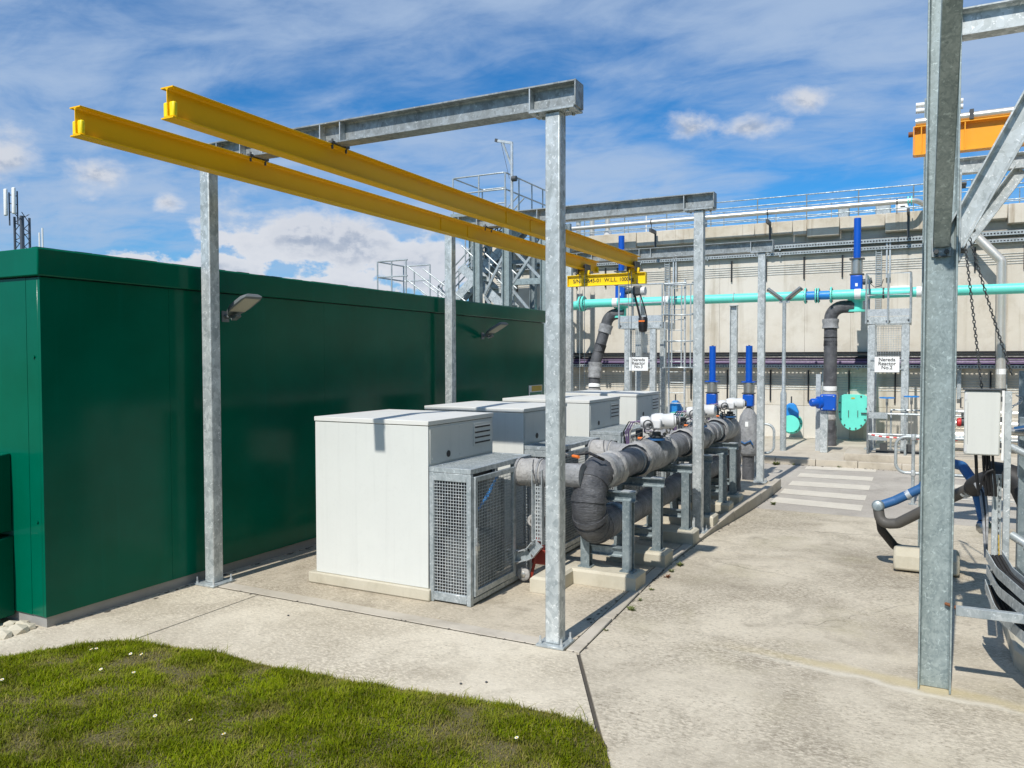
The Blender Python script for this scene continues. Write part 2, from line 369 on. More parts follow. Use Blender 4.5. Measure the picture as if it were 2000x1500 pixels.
ORG = {}
def tag(o, label=None, cat=None, group=None, kind=None):
    for k, v in (('label', label), ('category', cat), ('group', group), ('kind', kind)):
        if v: o[k] = v
    return o
def thing(name, loc, label, cat, group=None):
    o = bpy.data.objects.new(name, None); COL.objects.link(o); o.location = loc; o.empty_display_size = .1
    ORG[o.name] = Vector(loc); return tag(o, label, cat, group)
def put(mb, name, mat, parent=None, bev=0., smooth=40., label=None, cat=None, group=None, kind=None, loc=None, seg=1):
    """links the collected shapes as one mesh object; coordinates are world coordinates"""
    org = ORG[parent.name] if parent else (Vector(loc) if loc is not None else None)
    if org is None:
        A = np.array(mb.v); org = Vector((float(A[:, 0].mean()), float(A[:, 1].mean()), float(A[:, 2].min())))
    me = bpy.data.meshes.new(name); me.from_pydata([tuple(Vector(v) - org) for v in mb.v], [], mb.f)
    bm = bmesh.new(); bm.from_mesh(me); bmesh.ops.recalc_face_normals(bm, faces=bm.faces); bm.to_mesh(me); bm.free()
    me.materials.append(MAT[mat]); me.shade_smooth(); me.set_sharp_from_angle(angle=R(smooth))
    o = bpy.data.objects.new(name, me); COL.objects.link(o)
    if parent: o.parent = parent
    else: o.location = org
    ORG[o.name] = org
    if bev:
        b = o.modifiers.new('bevel', 'BEVEL'); b.width = bev; b.segments = seg; b.limit_method = 'ANGLE'; b.angle_limit = R(50)
    return tag(o, label, cat, group, kind)
KIDS = {}
def kids(o):
    return [c for c in COL.objects if c.parent == o]
def clone(o, shift, label=None, parent=None):
    c = o.copy(); COL.objects.link(c)
    ch = kids(o)
    if parent: c.parent = parent
    else:
        c.location = Vector(o.location) + Vector(shift)
        if label: c['label'] = label
    ORG[c.name] = ORG[o.name] + Vector(shift)
    for k in ch: clone(k, shift, None, c)
    return c
def lettering(text, size, M, mat, parent, name='lettering', spacing=1.0, align='CENTER', depth=.0015):
    cu = bpy.data.curves.new(name, 'FONT'); cu.body = text; cu.size = size; cu.align_x = align; cu.align_y = 'CENTER'; cu.extrude = depth; cu.space_line = spacing; cu.offset = size * .012
    t = bpy.data.objects.new(name, cu); COL.objects.link(t); t.matrix_world = M
    bpy.context.view_layer.update()
    me = bpy.data.meshes.new_from_object(t.evaluated_get(bpy.context.evaluated_depsgraph_get()))
    me.transform(Matrix.Translation(-ORG[parent.name]) @ M); bpy.data.objects.remove(t)
    me.materials.clear(); me.materials.append(MAT[mat])
    o = bpy.data.objects.new(name, me); COL.objects.link(o); o.parent = parent; ORG[o.name] = ORG[parent.name]
    return o
def face_cam(x, y, z):       # text plane facing -Y
    return Matrix.Translation((x, y, z)) @ Matrix.Rotation(R(90), 4, 'X')
def bolts(mb, pts, axis, r=.012, h=.014):
    for p in pts:
        p = Vector(p); mb.cyl(p, p + Vector(axis) * h, r, n=6)
    return mb
def bend(p, q, r, s, n=8):
    """points of a rounded corner at q between p->q->s"""
    p, q, s = Vector(p), Vector(q), Vector(s); a = (p - q).normalized(); b = (s - q).normalized()
    ang = a.angle(b); t = r / math.tan(ang / 2); A = q + a * t; B = q + b * t
    c = q + (a + b).normalized() * (r / math.sin(ang / 2)); out = []
    v0 = A - c; v1 = B - c; th = v0.angle(v1); ax = v0.cross(v1).normalized()
    for i in range(n + 1): out.append(c + Matrix.Rotation(th * i / n, 3, ax) @ v0)
    return out
def path(pts, r, n=6):
    out = [Vector(pts[0])]
    for i in range(1, len(pts) - 1): out += bend(pts[i - 1], pts[i], r, pts[i + 1], n)
    return out + [Vector(pts[-1])]
def sag(p, q, d, n=10):
    p, q = Vector(p), Vector(q)
    return [p.lerp(q, i / n) + Vector((0, 0, -4 * d * (i / n) * (1 - i / n))) for i in range(n + 1)]
def smoothstep(a, b, x):
    t = min(1, max(0, (x - a) / (b - a))); return t * t * (3 - 2 * t)

# ================================================================== THE SETTING
def zr(y): return -.12 * smoothstep(8.5, 14, y)
KERB = [(-2.43, 5.92), (-2.50, 7.6), (-2.55, 9.0), (-2.55, 11.0), (-2.47, 12.5), (-2.36, 14.6), (-2.33, 15.95)]
def kx(y):
    if y <= 5.92: return -2.43 + (5.92 - y) * .53
    return float(np.interp(y, [p[1] for p in KERB], [p[0] for p in KERB]))
def sheet(name, ys, xl, xr, zf, mat, th=.12, parent=None, nx=1):
    mb = MB(); vs = []; n = nx + 1
    for y in ys:
        for i in range(n): x = xl(y) + (xr(y) - xl(y)) * i / nx; vs.append((x, y, zf(y)))
    m = len(ys); fs = [(j * n + i, j * n + i + 1, (j + 1) * n + i + 1, (j + 1) * n + i) for j in range(m - 1) for i in range(nx)]
    top = len(vs); vs += [(x, y, z - th) for x, y, z in vs]
    rim = [i for i in range(n)] + [j * n + nx for j in range(1, m)] + [(m - 1) * n + i for i in range(nx - 1, -1, -1)] + [j * n for j in range(m - 2, 0, -1)]
    fs += [(rim[i], rim[(i + 1) % len(rim)], rim[(i + 1) % len(rim)] + top, rim[i] + top) for i in range(len(rim))]
    mb.add(vs, fs)
    o = put(mb, name, mat, parent, smooth=20)
    if not parent: o['kind'] = 'structure'
    return o
g_ = MB(); g_.add([(-3000, -3000, -.35), (3000, -3000, -.35), (3000, 3000, -.35), (-3000, 3000, -.35)], [(0, 1, 2, 3)])
put(g_, 'ground', 'far_ground', kind='structure', loc=(0, 0, -.35))
# dark bed seen in the joints
sheet('joint_bed', [0.5, 5.92, 8.5, 10, 11, 12, 13, 14, 19.7], lambda y: -10 if y < 5 else -9.5, lambda y: 9, lambda y: zr(y) - .022, 'joint_dark', .1)
J = .009
road = sheet('road', [0.5, 2, 3, 4, 5, 5.92, 6.8, 7.6, 8.3, 9, 9.93 - J], lambda y: kx(y) + .016, lambda y: 8.5, zr, 'conc_road')
sheet('road_slab', [9.93 + J, 10.6, 11.2, 12, 12.5, 13, 13.62 - J], lambda y: kx(y) + .016, lambda y: 8.5, zr, 'conc_road', parent=None)
cross = sheet('crossing_slab', [13.62 + J, 14.6, 15.95, 17, 19.585], lambda y: kx(min(y, 15.95)) + .016 if y < 16 else -14, lambda y: 9, zr, 'conc_road_far')
for yl, yr, w in ((19.22, 19.42, .56), (17.95, 18.0, .60), (16.70, 16.75, .62), (15.62, 15.50, .58), (14.60, 14.42, .56)):   # painted bars, a little uneven
    mb = MB(); z = -.1158
    mb.add([(-2.26, yl - w / 2, z), (-.80, yr - w / 2, z), (-.80, yr + w / 2, z), (-2.26, yl + w / 2, z)], [(0, 1, 2, 3)])
    put(mb, 'painted_stripe', 'road_line', cross)
for yy, w in ((19.1, .5), (17.7, .5), (16.3, .5)):
    mb = MB(); mb.add([(.62, yy - w / 2, -.1158), (2.1, yy - w / 2, -.1158), (2.1, yy + w / 2, -.1158), (.62, yy + w / 2, -.1158)], [(0, 1, 2, 3)]); put(mb, 'painted_stripe', 'road_line', cross)
# plant slab with its kerb stones
slab = sheet('plant_slab', [5.935, 7, 8, 9, 10, 11, 12, 13, 14, 15, 15.95], lambda y: -9.4, lambda y: kx(y) - .125, lambda y: 0.0, 'conc_slab', .2)
yy = 5.935
while yy < 15.9:
    y2 = min(yy + .915, 15.97); mb = MB()
    h0 = .006 + .055 * smoothstep(10.5, 13, yy); h1 = .006 + .055 * smoothstep(10.5, 13, y2)
    a, b = kx(yy), kx(y2 - .008)
    mb.add([(a - .118, yy, -.25), (a, yy, -.25), (a, yy, h0), (a - .118, yy, h0), (b - .118, y2 - .008, -.25), (b, y2 - .008, -.25), (b, y2 - .008, h1), (b - .118, y2 - .008, h1)],
           [(0, 1, 2, 3), (4, 7, 6, 5), (0, 4, 5, 1), (1, 5, 6, 2), (2, 6, 7, 3), (3, 7, 4, 0)])
    put(mb, 'kerb_stone', 'conc_kerb', slab, bev=.008); yy = y2
# pale repaired edge strip along the front of the slab
mb = MB(); mb.box(-6.6, -2.56, 5.935, 6.10, -.1, .0045); put(mb, 'edge_strip', 'conc_kerb', slab, bev=.006)
# apron in two bays
sheet('apron', [0.5, 2.5, 4, 5, 5.915], lambda y: -5.93, lambda y: kx(y) - .022, lambda y: 0.0, 'conc_apron')
sheet('apron_bay', [0.5, 3, 4.3, 5.0, 5.915], lambda y: -9.4, lambda y: -5.945, lambda y: 0.0, 'conc_apron')
# pavement under the tank wall
pav = sheet('pavement', [19.775, 20.4, 24.3], lambda y: -22, lambda y: 12, lambda y: .03 + .07 * smoothstep(19.7, 20.4, y), 'conc_kerb', .3)
x = -22.0
while x < 11:
    w = .905; mb = MB(); mb.box(x, x + w - .012, 19.61, 19.765, -.3, .032 + random.uniform(-.004, .004)); put(mb, 'kerb_stone', 'conc_kerb', pav, bev=.012, seg=2); x += w

# ---------------------------------------------------------------- lawn
EDGE = [(-9.5, 3.35), (-7.4, 3.52), (-6.48, 3.70), (-6.22, 4.12), (-6.02, 4.38), (-5.72, 4.45), (-5.04, 4.56), (-4.5, 4.55), (-4.15, 4.58), (-3.52, 4.62), (-2.98, 4.72), (-2.48, 4.78), (-2.1, 4.80), (-1.88, 4.76), (-1.70, 4.58), (-1.58, 4.33), (-1.45, 3.9), (-1.30, 3.2), (-1.2, 2.4), (-1.2, 1.2)]
EA = np.array(EDGE)
def edge_dist(P):
    d = np.full(len(P), 1e9)
    for a, b in zip(EA[:-1], EA[1:]):
        ab = b - a; t = np.clip(((P - a) @ ab) / (ab @ ab), 0, 1); d = np.minimum(d, np.linalg.norm(P - (a + t[:, None] * ab), axis=1))
    return d
def in_lawn(P):
    poly = np.vstack([EA, [[-9.5, 1.2]]]); x, y = P[:, 0], P[:, 1]; c = np.zeros(len(P), bool); j = len(poly) - 1
    for i in range(len(poly)):
        xi, yi = poly[i]; xj, yj = poly[j]
        m = ((yi > y) != (yj > y)) & (x < (xj - xi) * (y - yi) / (yj - yi + 1e-12) + xi); c ^= m; j = i
    return c
def vnoise(P, s, seed):
    """cheap smooth value noise"""
    r = np.random.default_rng(seed); G = r.random((64, 64)); q = P * s + 100; i = np.floor(q).astype(int); f = q - i; f = f * f * (3 - 2 * f)
    a = G[i[:, 0] % 64, i[:, 1] % 64]; b = G[(i[:, 0] + 1) % 64, i[:, 1] % 64]; c = G[i[:, 0] % 64, (i[:, 1] + 1) % 64]; d = G[(i[:, 0] + 1) % 64, (i[:, 1] + 1) % 64]
    return (a * (1 - f[:, 0]) + b * f[:, 0]) * (1 - f[:, 1]) + (c * (1 - f[:, 0]) + d * f[:, 0]) * f[:, 1]
def lawn_z(P):
    d = edge_dist(P); return .006 + .05 * np.clip(d / .25, 0, 1) ** .7 + .05 * np.clip(d / 1.2, 0, 1) + .02 * (vnoise(P, 2.3, 3) - .5) * np.clip(d / .3, 0, 1)
def make_lawn():
    # soil sheet
    n = 110; xs = np.linspace(-9.5, -1.15, n); ys = np.linspace(1.2, 4.85, 60); X, Y = np.meshgrid(xs, ys); P = np.stack([X.ravel(), Y.ravel()], 1)
    ins = in_lawn(P); d = edge_dist(P); z = np.where(ins, lawn_z(P), .006 - np.clip(d * .6, 0, .06))
    mb = MB(); mb.v = [(float(a), float(b), float(c)) for (a, b), c in zip(P, z)]
    mb.f = [(j * n + i, j * n + i + 1, (j + 1) * n + i + 1, (j + 1) * n + i) for j in range(59) for i in range(n - 1)]
    put(mb, 'lawn', 'soil', smooth=180, kind='structure', loc=(-4, 3, 0))
    N = 260000
    P = np.stack([rng.uniform(-7.4, -1.2, N), rng.uniform(2.5, 4.85, N)], 1); P = P[in_lawn(P)]
    vis = (P[:, 0] * .8899 + P[:, 1] * .4562) ; dep = -P[:, 0] * .456 + P[:, 1] * .889
    P = P[(np.abs(vis) < dep * .68) & (dep > 4.3)]
    d = edge_dist(P); patch = vnoise(P, 3.2, 5) * .6 + vnoise(P, 8.5, 6) * .4
    dry = np.clip((patch - .50) * 3.2, 0, 1) + np.clip(1 - d / .16, 0, 1) * .35
    thin = rng.random(len(P)) > np.clip(dry - .35, 0, .5); P = P[thin]; d = d[thin]; dry = dry[thin]; patch = patch[thin]
    M = len(P); tall = .5 + .9 * vnoise(P, 5, 9)
    L = (.019 + .026 * rng.random(M) ** 1.6) * tall * (1 - .35 * np.clip(dry, 0, 1)); L *= np.where(rng.random(M) > .985, 2.0, 1) * np.where((d < .10) & (rng.random(M) > .8), 1.7, 1)
    a = rng.uniform(0, 2 * np.pi, M); lean = rng.uniform(.2, 1.5, M) * L; w = rng.uniform(.0014, .0034, M)
    z0 = lawn_z(P); hx, hy = np.cos(a), np.sin(a); wx, wy = -hy * w, hx * w
    base = np.stack([P[:, 0], P[:, 1], z0 - .004], 1); mid = base + np.stack([hx * lean * .35, hy * lean * .35, L * .62], 1); tip = base + np.stack([hx * lean, hy * lean, L * (1 - .15 * rng.random(M))], 1)
    W = np.stack([wx, wy, np.zeros(M)], 1)
    verts = np.stack([base - W, base + W, mid + W * .75, mid - W * .75, tip], 1).reshape(-1, 3)
    i = np.arange(M) * 5
    me = bpy.data.meshes.new('grass')
    loops = np.stack([i, i + 1, i + 2, i + 3, i + 3, i + 2, i + 4], 1).ravel(); starts = np.stack([np.arange(M) * 7, np.arange(M) * 7 + 4], 1).ravel()
    me.vertices.add(len(verts)); me.vertices.foreach_set('co', (verts - np.array([-4, 4, 0])).ravel())
    me.loops.add(len(loops)); me.loops.foreach_set('vertex_index', loops.astype(np.int32)); me.polygons.add(2 * M); me.polygons.foreach_set('loop_start', starts.astype(np.int32)); me.polygons.foreach_set('loop_total', np.tile([4, 3], M).astype(np.int32))
    me.update(calc_edges=True)
    t = rng.random(M)[:, None]; gcol = np.array([.150, .225, .002]) * (1 - t) + np.array([.310, .345, .010]) * t
    dk = np.clip(1.15 - vnoise(P, 4.5, 21) * 1.0 - vnoise(P, 13, 22) * .6, 0, .75)[:, None]; gcol = gcol * (1 - dk * .6)
    straw = np.array([.40, .31, .12]); k = np.clip(dry * .62 * rng.random(M) ** .6 + (rng.random(M) > .93) * .55, 0, 1)[:, None]
    c = gcol * (1 - k) + straw * k
    ca = me.color_attributes.new('tint', 'FLOAT_COLOR', 'POINT'); ca.data.foreach_set('color', np.repeat(np.hstack([c, np.ones((M, 1))]), 5, axis=0).astype(np.float32).ravel())
    me.materials.append(MAT['grass_blade']); o = bpy.data.objects.new('grass', me); COL.objects.link(o); o.location = (-4, 4, 0)
    tag(o, 'short patchy green lawn grass in the foreground', 'grass', kind='stuff')
make_lawn()

# ================================================================== GREEN BUILDING
def green_building():
    X0, X1, Y0, Y1, ZT = -11.2, -6.87, 4.31, 14.85, 3.12
    t = thing('equipment_building', (-9, 9.5, 0), 'long dark green glossy kiosk building on the left', 'building')
    mb = MB(); mb.box(X0 + .02, X1 - .02, Y0 + .02, Y1 - .02, 0, .10); put(mb, 'plinth', 'flashing', t)
    mb = MB(); mb.box(X0 + .03, X1 - .035, Y0 + .035, Y1 - .03, .1, ZT + .1); put(mb, 'core', 'dark_steel', t)
    # long wall sheets, each set a hair out of true so the gloss changes from sheet to sheet
    ys = [Y0, 5.66, 8.05, 10.47, 12.7, Y1]
    for i, (a, b) in enumerate(zip(ys[:-1], ys[1:])):
        k = (.004, -.003, .003, -.004, .002)[i]; mb = MB()
        mb.add([(X1 - .03, a + .0, .10), (X1 + k, a, .10), (X1 - k, b - .002, .10), (X1 - .03, b - .002, .10), (X1 - .03, a, ZT), (X1 + k, a, ZT), (X1 - k, b - .002, ZT), (X1 - .03, b - .002, ZT)],
               [(0, 1, 2, 3), (4, 7, 6, 5), (0, 4, 5, 1), (1, 5, 6, 2), (2, 6, 7, 3), (3, 7, 4, 0)])
        put(mb, 'wall_sheet', 'green_grp', t)
    mb = MB(); mb.box(X0, X1 - .20, Y0 + .0, Y0 + .034, .10, ZT); put(mb, 'end_wall', 'green_grp', t)
    mb = MB(); mb.box(X1 - .197, X1 - .032, Y0 + .0, Y0 + .033, .10, ZT); put(mb, 'corner_strip', 'green_grp', t, bev=.003)
    mb = MB(); bolts(mb, [(X1 - .09, Y0, 2.42), (X1 - .09, Y0, .95)], (0, -1, 0), .014, .012); put(mb, 'fixing', 'green_grp', t, kind='stuff')
    # roof cap
    mb = MB(); mb.box(X0 - .05, X1 + .035, Y0 - .035, Y1 + .05, ZT + .01, 3.375); put(mb, 'roof_fascia', 'green_grp', t, bev=.012, seg=2)
    mb = MB(); n = 60
    for i in range(n): # slightly wavy roof edge trim
        a = Y0 - .03 + (Y1 - Y0 + .06) * i / n; b = Y0 - .03 + (Y1 - Y0 + .06) * (i + 1) / n - .006; h = random.uniform(.0, .007)
        mb.box(X1 - .05, X1 + .02, a, b, 3.372, 3.378 + h)
    put(mb, 'edge_trim', 'green_grp', t, kind='stuff')
    # ventilation hoods on the end wall
    for z0, z1, xr in ((.83, 1.545, -7.335), (.06, .79, -7.32)):
        h = MB(); x0 = -8.4; yb = Y0 - .003; yf = 3.98
        h.add([(x0, yb, z0), (xr, yb, z0), (xr, yf, z0), (x0, yf, z0), (x0, yb, z1), (xr, yb, z1), (xr, yf, z1 - .03), (x0, yf, z1 - .03)], [(0, 1, 2, 3), (4, 7, 6, 5), (0, 4, 5, 1), (1, 5, 6, 2), (2, 6, 7, 3), (3, 7, 4, 0)])
        o = put(h, 'vent_hood', 'green_grp', t, bev=.008)
        m2 = MB()
        for k in range(6): m2.box(x0 + .1, xr - .06, yf - .012, yf - .002, z0 + .08 + k * .1, z0 + .13 + k * .1)
        put(m2, 'louvre', 'green_grp', o)
    s = put(MB().box(X1 + .004, X1 + .010, 14.12, 14.74, 1.62, 1.86), 'notice_board', 'white_plate', None, label='small yellow and green safety notice at the far end of the green wall', cat='notice')
    put(MB().box(X1 + .0105, X1 + .0125, 14.24, 14.72, 1.74, 1.85), 'upper_panel', 'sign_yellow', s)
    put(MB().box(X1 + .0105, X1 + .0125, 14.16, 14.72, 1.63, 1.725), 'lower_panel', 'sign_green', s)
green_building()

def wall_light(y, z, label):
    X = -6.87
    t = thing('wall_light', (X, y, z - .1), label, 'light', 'floodlights on the green wall')
    put(MB().cyl((X, y, z - .06), (X + .12, y, z - .06), .028).box(X + .0, X + .012, y - .05, y + .05, z - .12, z), 'bracket', 'lamp_grey', t)
    # head: flat tapered shell tilted up, lens on the underside
    d = Vector((.86, -.05, .46)).normalized(); sd = Vector((.15, .99, 0)).normalized(); n = d.cross(sd).normalized()
    if n.z < 0: n = -n
    o = Vector((X + .09, y, z - .05)); mb = MB(); L = .46
    ring = []
    for k, (s_, w, h) in enumerate(((0, .045, .028), (.07, .09, .045), (.17, .125, .05), (.36, .125, .045), (.42, .105, .028))):
        c = o + d * s_
        ring.append([c + sd * w - n * .012, c + sd * w + n * (h - .02), c + sd * w * .6 + n * h, c - sd * w * .6 + n * h, c - sd * w + n * (h - .02), c - sd * w - n * .012])
    vs = [p for r in ring for p in r]; m = len(ring)
    fs = [(i * 6 + k, i * 6 + (k + 1) % 6, (i + 1) * 6 + (k + 1) % 6, (i + 1) * 6 + k) for i in range(m - 1) for k in range(6)] + [(0, 1, 2, 3, 4, 5), tuple((m - 1) * 6 + k for k in (5, 4, 3, 2, 1, 0))]
    mb.add(vs, fs); put(mb, 'head', 'lamp_grey', t, bev=.004)
    l = MB(); a = o + d * .11 - n * .0155; b = o + d * .385 - n * .0155
    l.add([a + sd * .098, a - sd * .098, b - sd * .098, b + sd * .098, a + sd * .098 + n * .004, a - sd * .098 + n * .004, b - sd * .098 + n * .004, b + sd * .098 + n * .004], [(0, 1, 2, 3), (4, 7, 6, 5), (0, 4, 5, 1), (1, 5, 6, 2), (2, 6, 7, 3), (3, 7, 4, 0)])
    put(l, 'lens', 'lamp_lens', t)
    put(MB().bar(o - n * .06 + d * .02, o - n * .06 + d * .11, .07, .03), 'sensor', 'lamp_grey', t)
wall_light(6.40, 2.93, 'grey floodlight on the green wall beside the nearest left gantry post')
wall_light(12.25, 2.86, 'grey floodlight at the far end of the green wall')

# ================================================================== GANTRIES
PX = (-6.67, -2.68)
def gantry(Y, label):
    t = thing('gantry_frame', (-4.67, Y, 0), label, 'gantry', 'galvanised portal gantries over the cabinets')
    for x in PX:
        p = put(MB().box(x - .066, x + .066, Y - .066, Y + .066, .022, 4.41), 'post', 'galv', t, bev=.011, seg=2)
        w_ = .15 if x < -5 else .125; pl = MB().box(x - w_, x + w_, Y - w_, Y + w_, .003, .022); put(pl, 'base_plate', 'galv_thin', p, bev=.002)
        b = MB(); bolts(b, [(x + sx * (w_ - .03), Y + sy * (w_ - .03), .022) for sx in (-1, 1) for sy in (-1, 1)], (0, 0, 1), .017, .018)
        for sx in (-1, 1):
            for sy in (-1, 1): b.cyl((x + sx * (w_ - .03), Y + sy * (w_ - .03), .03), (x + sx * (w_ - .03), Y + sy * (w_ - .03), .085), .009, n=6)
        put(b, 'anchor_bolt', 'galv_bright', p, kind='stuff')
        put(MB().box(x - .20, x + .20, Y - .10, Y + .10, 4.412, 4.43), 'cap_plate', 'galv_thin', p, bev=.002)
        for sx in (-1, 1):
            gm = MB(); gm.prof((x + sx * .0675, Y - .006, 4.30), (x + sx * .0675, Y + .006, 4.30), [(0, -.10), (0, .11), (.115, .11), (.115, .085)] if sx < 0 else [(0, -.10), (-.115, .085), (-.115, .11), (0, .11)])
            put(gm, 'gusset', 'galv_bright', p)
        b = MB(); bolts(b, [(x + sx * .135, Y + sy * .06, 4.395) for sx in (-1, 1) for sy in (-1, 1)], (0, 0, 1), .014, .016); put(b, 'cap_bolt', 'galv_bright', p, kind='stuff')
    bm = put(MB().ibeam((-6.92, Y, 4.535), (-2.482, Y, 4.535), .205, .170, .010, .014), 'cross_beam', 'galv_beam', t, bev=.0015)
    put(MB().box(-2.480, -2.468, Y - .085, Y + .085, 4.431, 4.639), 'end_plate', 'galv_beam', bm, bev=.002)
    put(MB().box(-6.932, -6.922, Y - .085, Y + .085, 4.431, 4.639), 'end_plate', 'galv_beam', bm, bev=.002)
    for x in (-2.88, -6.47, -6.14, -5.84, -5.10, -4.86):
        for sy in (-1, 1):
            a, b_ = sorted((Y + sy * .006, Y + sy * .082)); put(MB().box(x - .005, x + .005, a, b_, 4.448, 4.622), 'stiffener', 'galv_bright', bm)
    return t
gantry(6.02, 'nearest galvanised steel portal gantry, its right post in front')
gantry(10.85, 'middle galvanised steel portal gantry over the grey cabinets')
gantry(15.72, 'farthest galvanised steel portal gantry, behind the last cabinet')

def runway(x, y0, y1, label):
    t = thing('runway_beam', (x, (y0 + y1) / 2, 4.19), label, 'crane beam', 'yellow hoist runway beams')
    put(MB().ibeam((x, y0, 4.303), (x, y1, 4.303), .235, .13, .009, .012), 'beam', 'yellow', t, bev=.001)
    for ye, s in ((y0 + .012, -1), (y1 - .05, 1)):
        for sx in (-1, 1):
            a, b = sorted((x + sx * .0055, x + sx * .058)); put(MB().box(a, b, ye, ye + .038, 4.1985, 4.315), 'end_stop', 'yellow_stop', t, bev=.012, seg=2)
    for Y in (6.02, 10.85, 15.72):
        if Y > y1: continue
        for sx in (-1, 1):
            for sy in (-1, 1):
                c = MB(); X = x + sx * .058; yy = Y + sy * .10
                c.box(X - .025, X + .025, yy - .03, yy + .03, 4.421, 4.447); c.cyl((X, yy, 4.375), (X, yy, 4.47), .012, n=6)
                put(c, 'girder_clamp', 'dark_steel', t, bev=.003)
    for Y in (9.6, 10.35):
        put(MB().box(x + .0055, x + .013, Y - .05, Y + .05, 4.22, 4.385), 'splice_plate', 'yellow', t)
    return t
runway(-6.03, 4.10, 15.66, 'left yellow hoist beam, lower of the two in view')
runway(-4.99, 4.12, 15.20, 'right yellow hoist beam, the one reaching highest in view')

def hoist():
    Y = 14.95
    t = thing('spreader_beam', (-5.55, Y, 3.84), 'yellow lifting beam with black lettering under the far beam ends', 'lifting beam')
    bm = put(MB().ibeam((-6.36, Y, 3.965), (-4.74, Y, 3.965), .225, .11, .012, .012), 'beam', 'spreader_yellow', t, bev=.001)
    put(MB().box(-4.738, -4.728, Y - .055, Y + .055, 3.853, 4.077), 'end_plate', 'spreader_yellow', bm); put(MB().box(-6.372, -6.362, Y - .055, Y + .055, 3.853, 4.077), 'end_plate', 'spreader_yellow', bm)
    for x in (-6.03, -4.99):
        put(MB().prof((x - .13, Y, 4.12), (x + .13, Y, 4.12), [(-.05, -.04), (.05, -.04), (.03, .05), (-.03, .05)]), 'lug', 'spreader_yellow', t, bev=.01)
    lettering('S/N: 12645-01  W.L.L. 1000kg', .105, face_cam(-5.62, Y - .0082, 3.955), 'black_text', t)
    for x, lab in ((-6.03, 'beam trolley under the end of the left yellow hoist beam'), (-4.99, 'beam trolley under the end of the right yellow hoist beam')):
        r = thing('beam_trolley', (x, Y, 4.1), lab, 'trolley', 'hoist trolleys')
        for sx in (-1, 1):
            put(MB().box(x + sx * .085 - .007, x + sx * .085 + .007, Y - .15, Y + .15, 4.085, 4.29), 'side_plate', 'dark_steel', r, bev=.02)
            for sy in (-1, 1): put(MB().cyl((x + sx * .036, Y + sy * .09, 4.243), (x + sx * .074, Y + sy * .09, 4.243), .042, n=16), 'wheel', 'dark_steel', r)
        put(MB().cyl((x - .20, Y, 4.115), (x + .20, Y, 4.115), .016).cyl((x - .16, Y + .08, 4.15), (x + .16, Y + .08, 4.15), .010), 'axle', 'dark_steel', r)
        for sx in (-.07, .07): put(MB().tube([(x + sx + .028 * math.cos(k * math.pi / 6), Y - .02, 4.10 + .045 * math.sin(k * math.pi / 6)) for k in range(12)], .008, 6, closed=True), 'shackle', 'dark_steel', r)
    h = thing('chain_hoist', (-4.86, Y - .1, 3.1), 'black chain hoist with chain bag below the yellow lifting beam', 'hoist')
    put(MB().box(-4.95, -4.76, Y - .19, Y - .055, 3.62, 3.80), 'gear_case', 'dark_steel', h, bev=.03, seg=2)
    put(MB().cyl((-4.78, Y - .13, 3.70), (-4.70, Y - .13, 3.70), .085, n=16), 'hand_wheel', 'gear_white', h)
    put(MB().tube([(-4.87, Y - .12, 3.84), (-4.87, Y - .12, 3.93)], .014, 6), 'hook', 'dark_steel', h)
    put(MB().tube([(-4.91, Y - .15, 3.62), (-4.85, Y - .15, 3.40), (-4.79, Y - .15, 3.15)], .022, 6).tube([(-4.80, Y - .13, 3.62), (-4.70, Y - .15, 3.34), (-4.66, Y - .15, 3.15)], .012, 6), 'load_chain', 'black_plastic', h)
    put(MB().lathe((-4.74, Y - .15, 2.90), (0, 0, 1), [(.03, 0), (.075, .02), (.09, .12), (.09, .27), (.07, .30)], 14), 'chain_bag', 'black_plastic', h)
    put(MB().box(-4.80, -4.68, Y - .243, Y - .240, 3.10, 3.13), 'bag_print', 'orange_cap', h)
    for x in (-5.03, -4.97): put(MB().cyl((x, Y - .17, 1.0), (x, Y - .17, 4.08), .006, n=6), 'hand_chain', 'galv_thin', h)
    c = thing('hand_chain', (-6.03, Y, 1.6), 'thin hand chain hanging below the left trolley', 'chain')
    for x in (-6.08, -5.98): put(MB().cyl((x, Y - .09, 1.6), (x, Y - .09, 4.10), .006, n=6), 'chain_fall', 'galv_thin', c)
hoist()

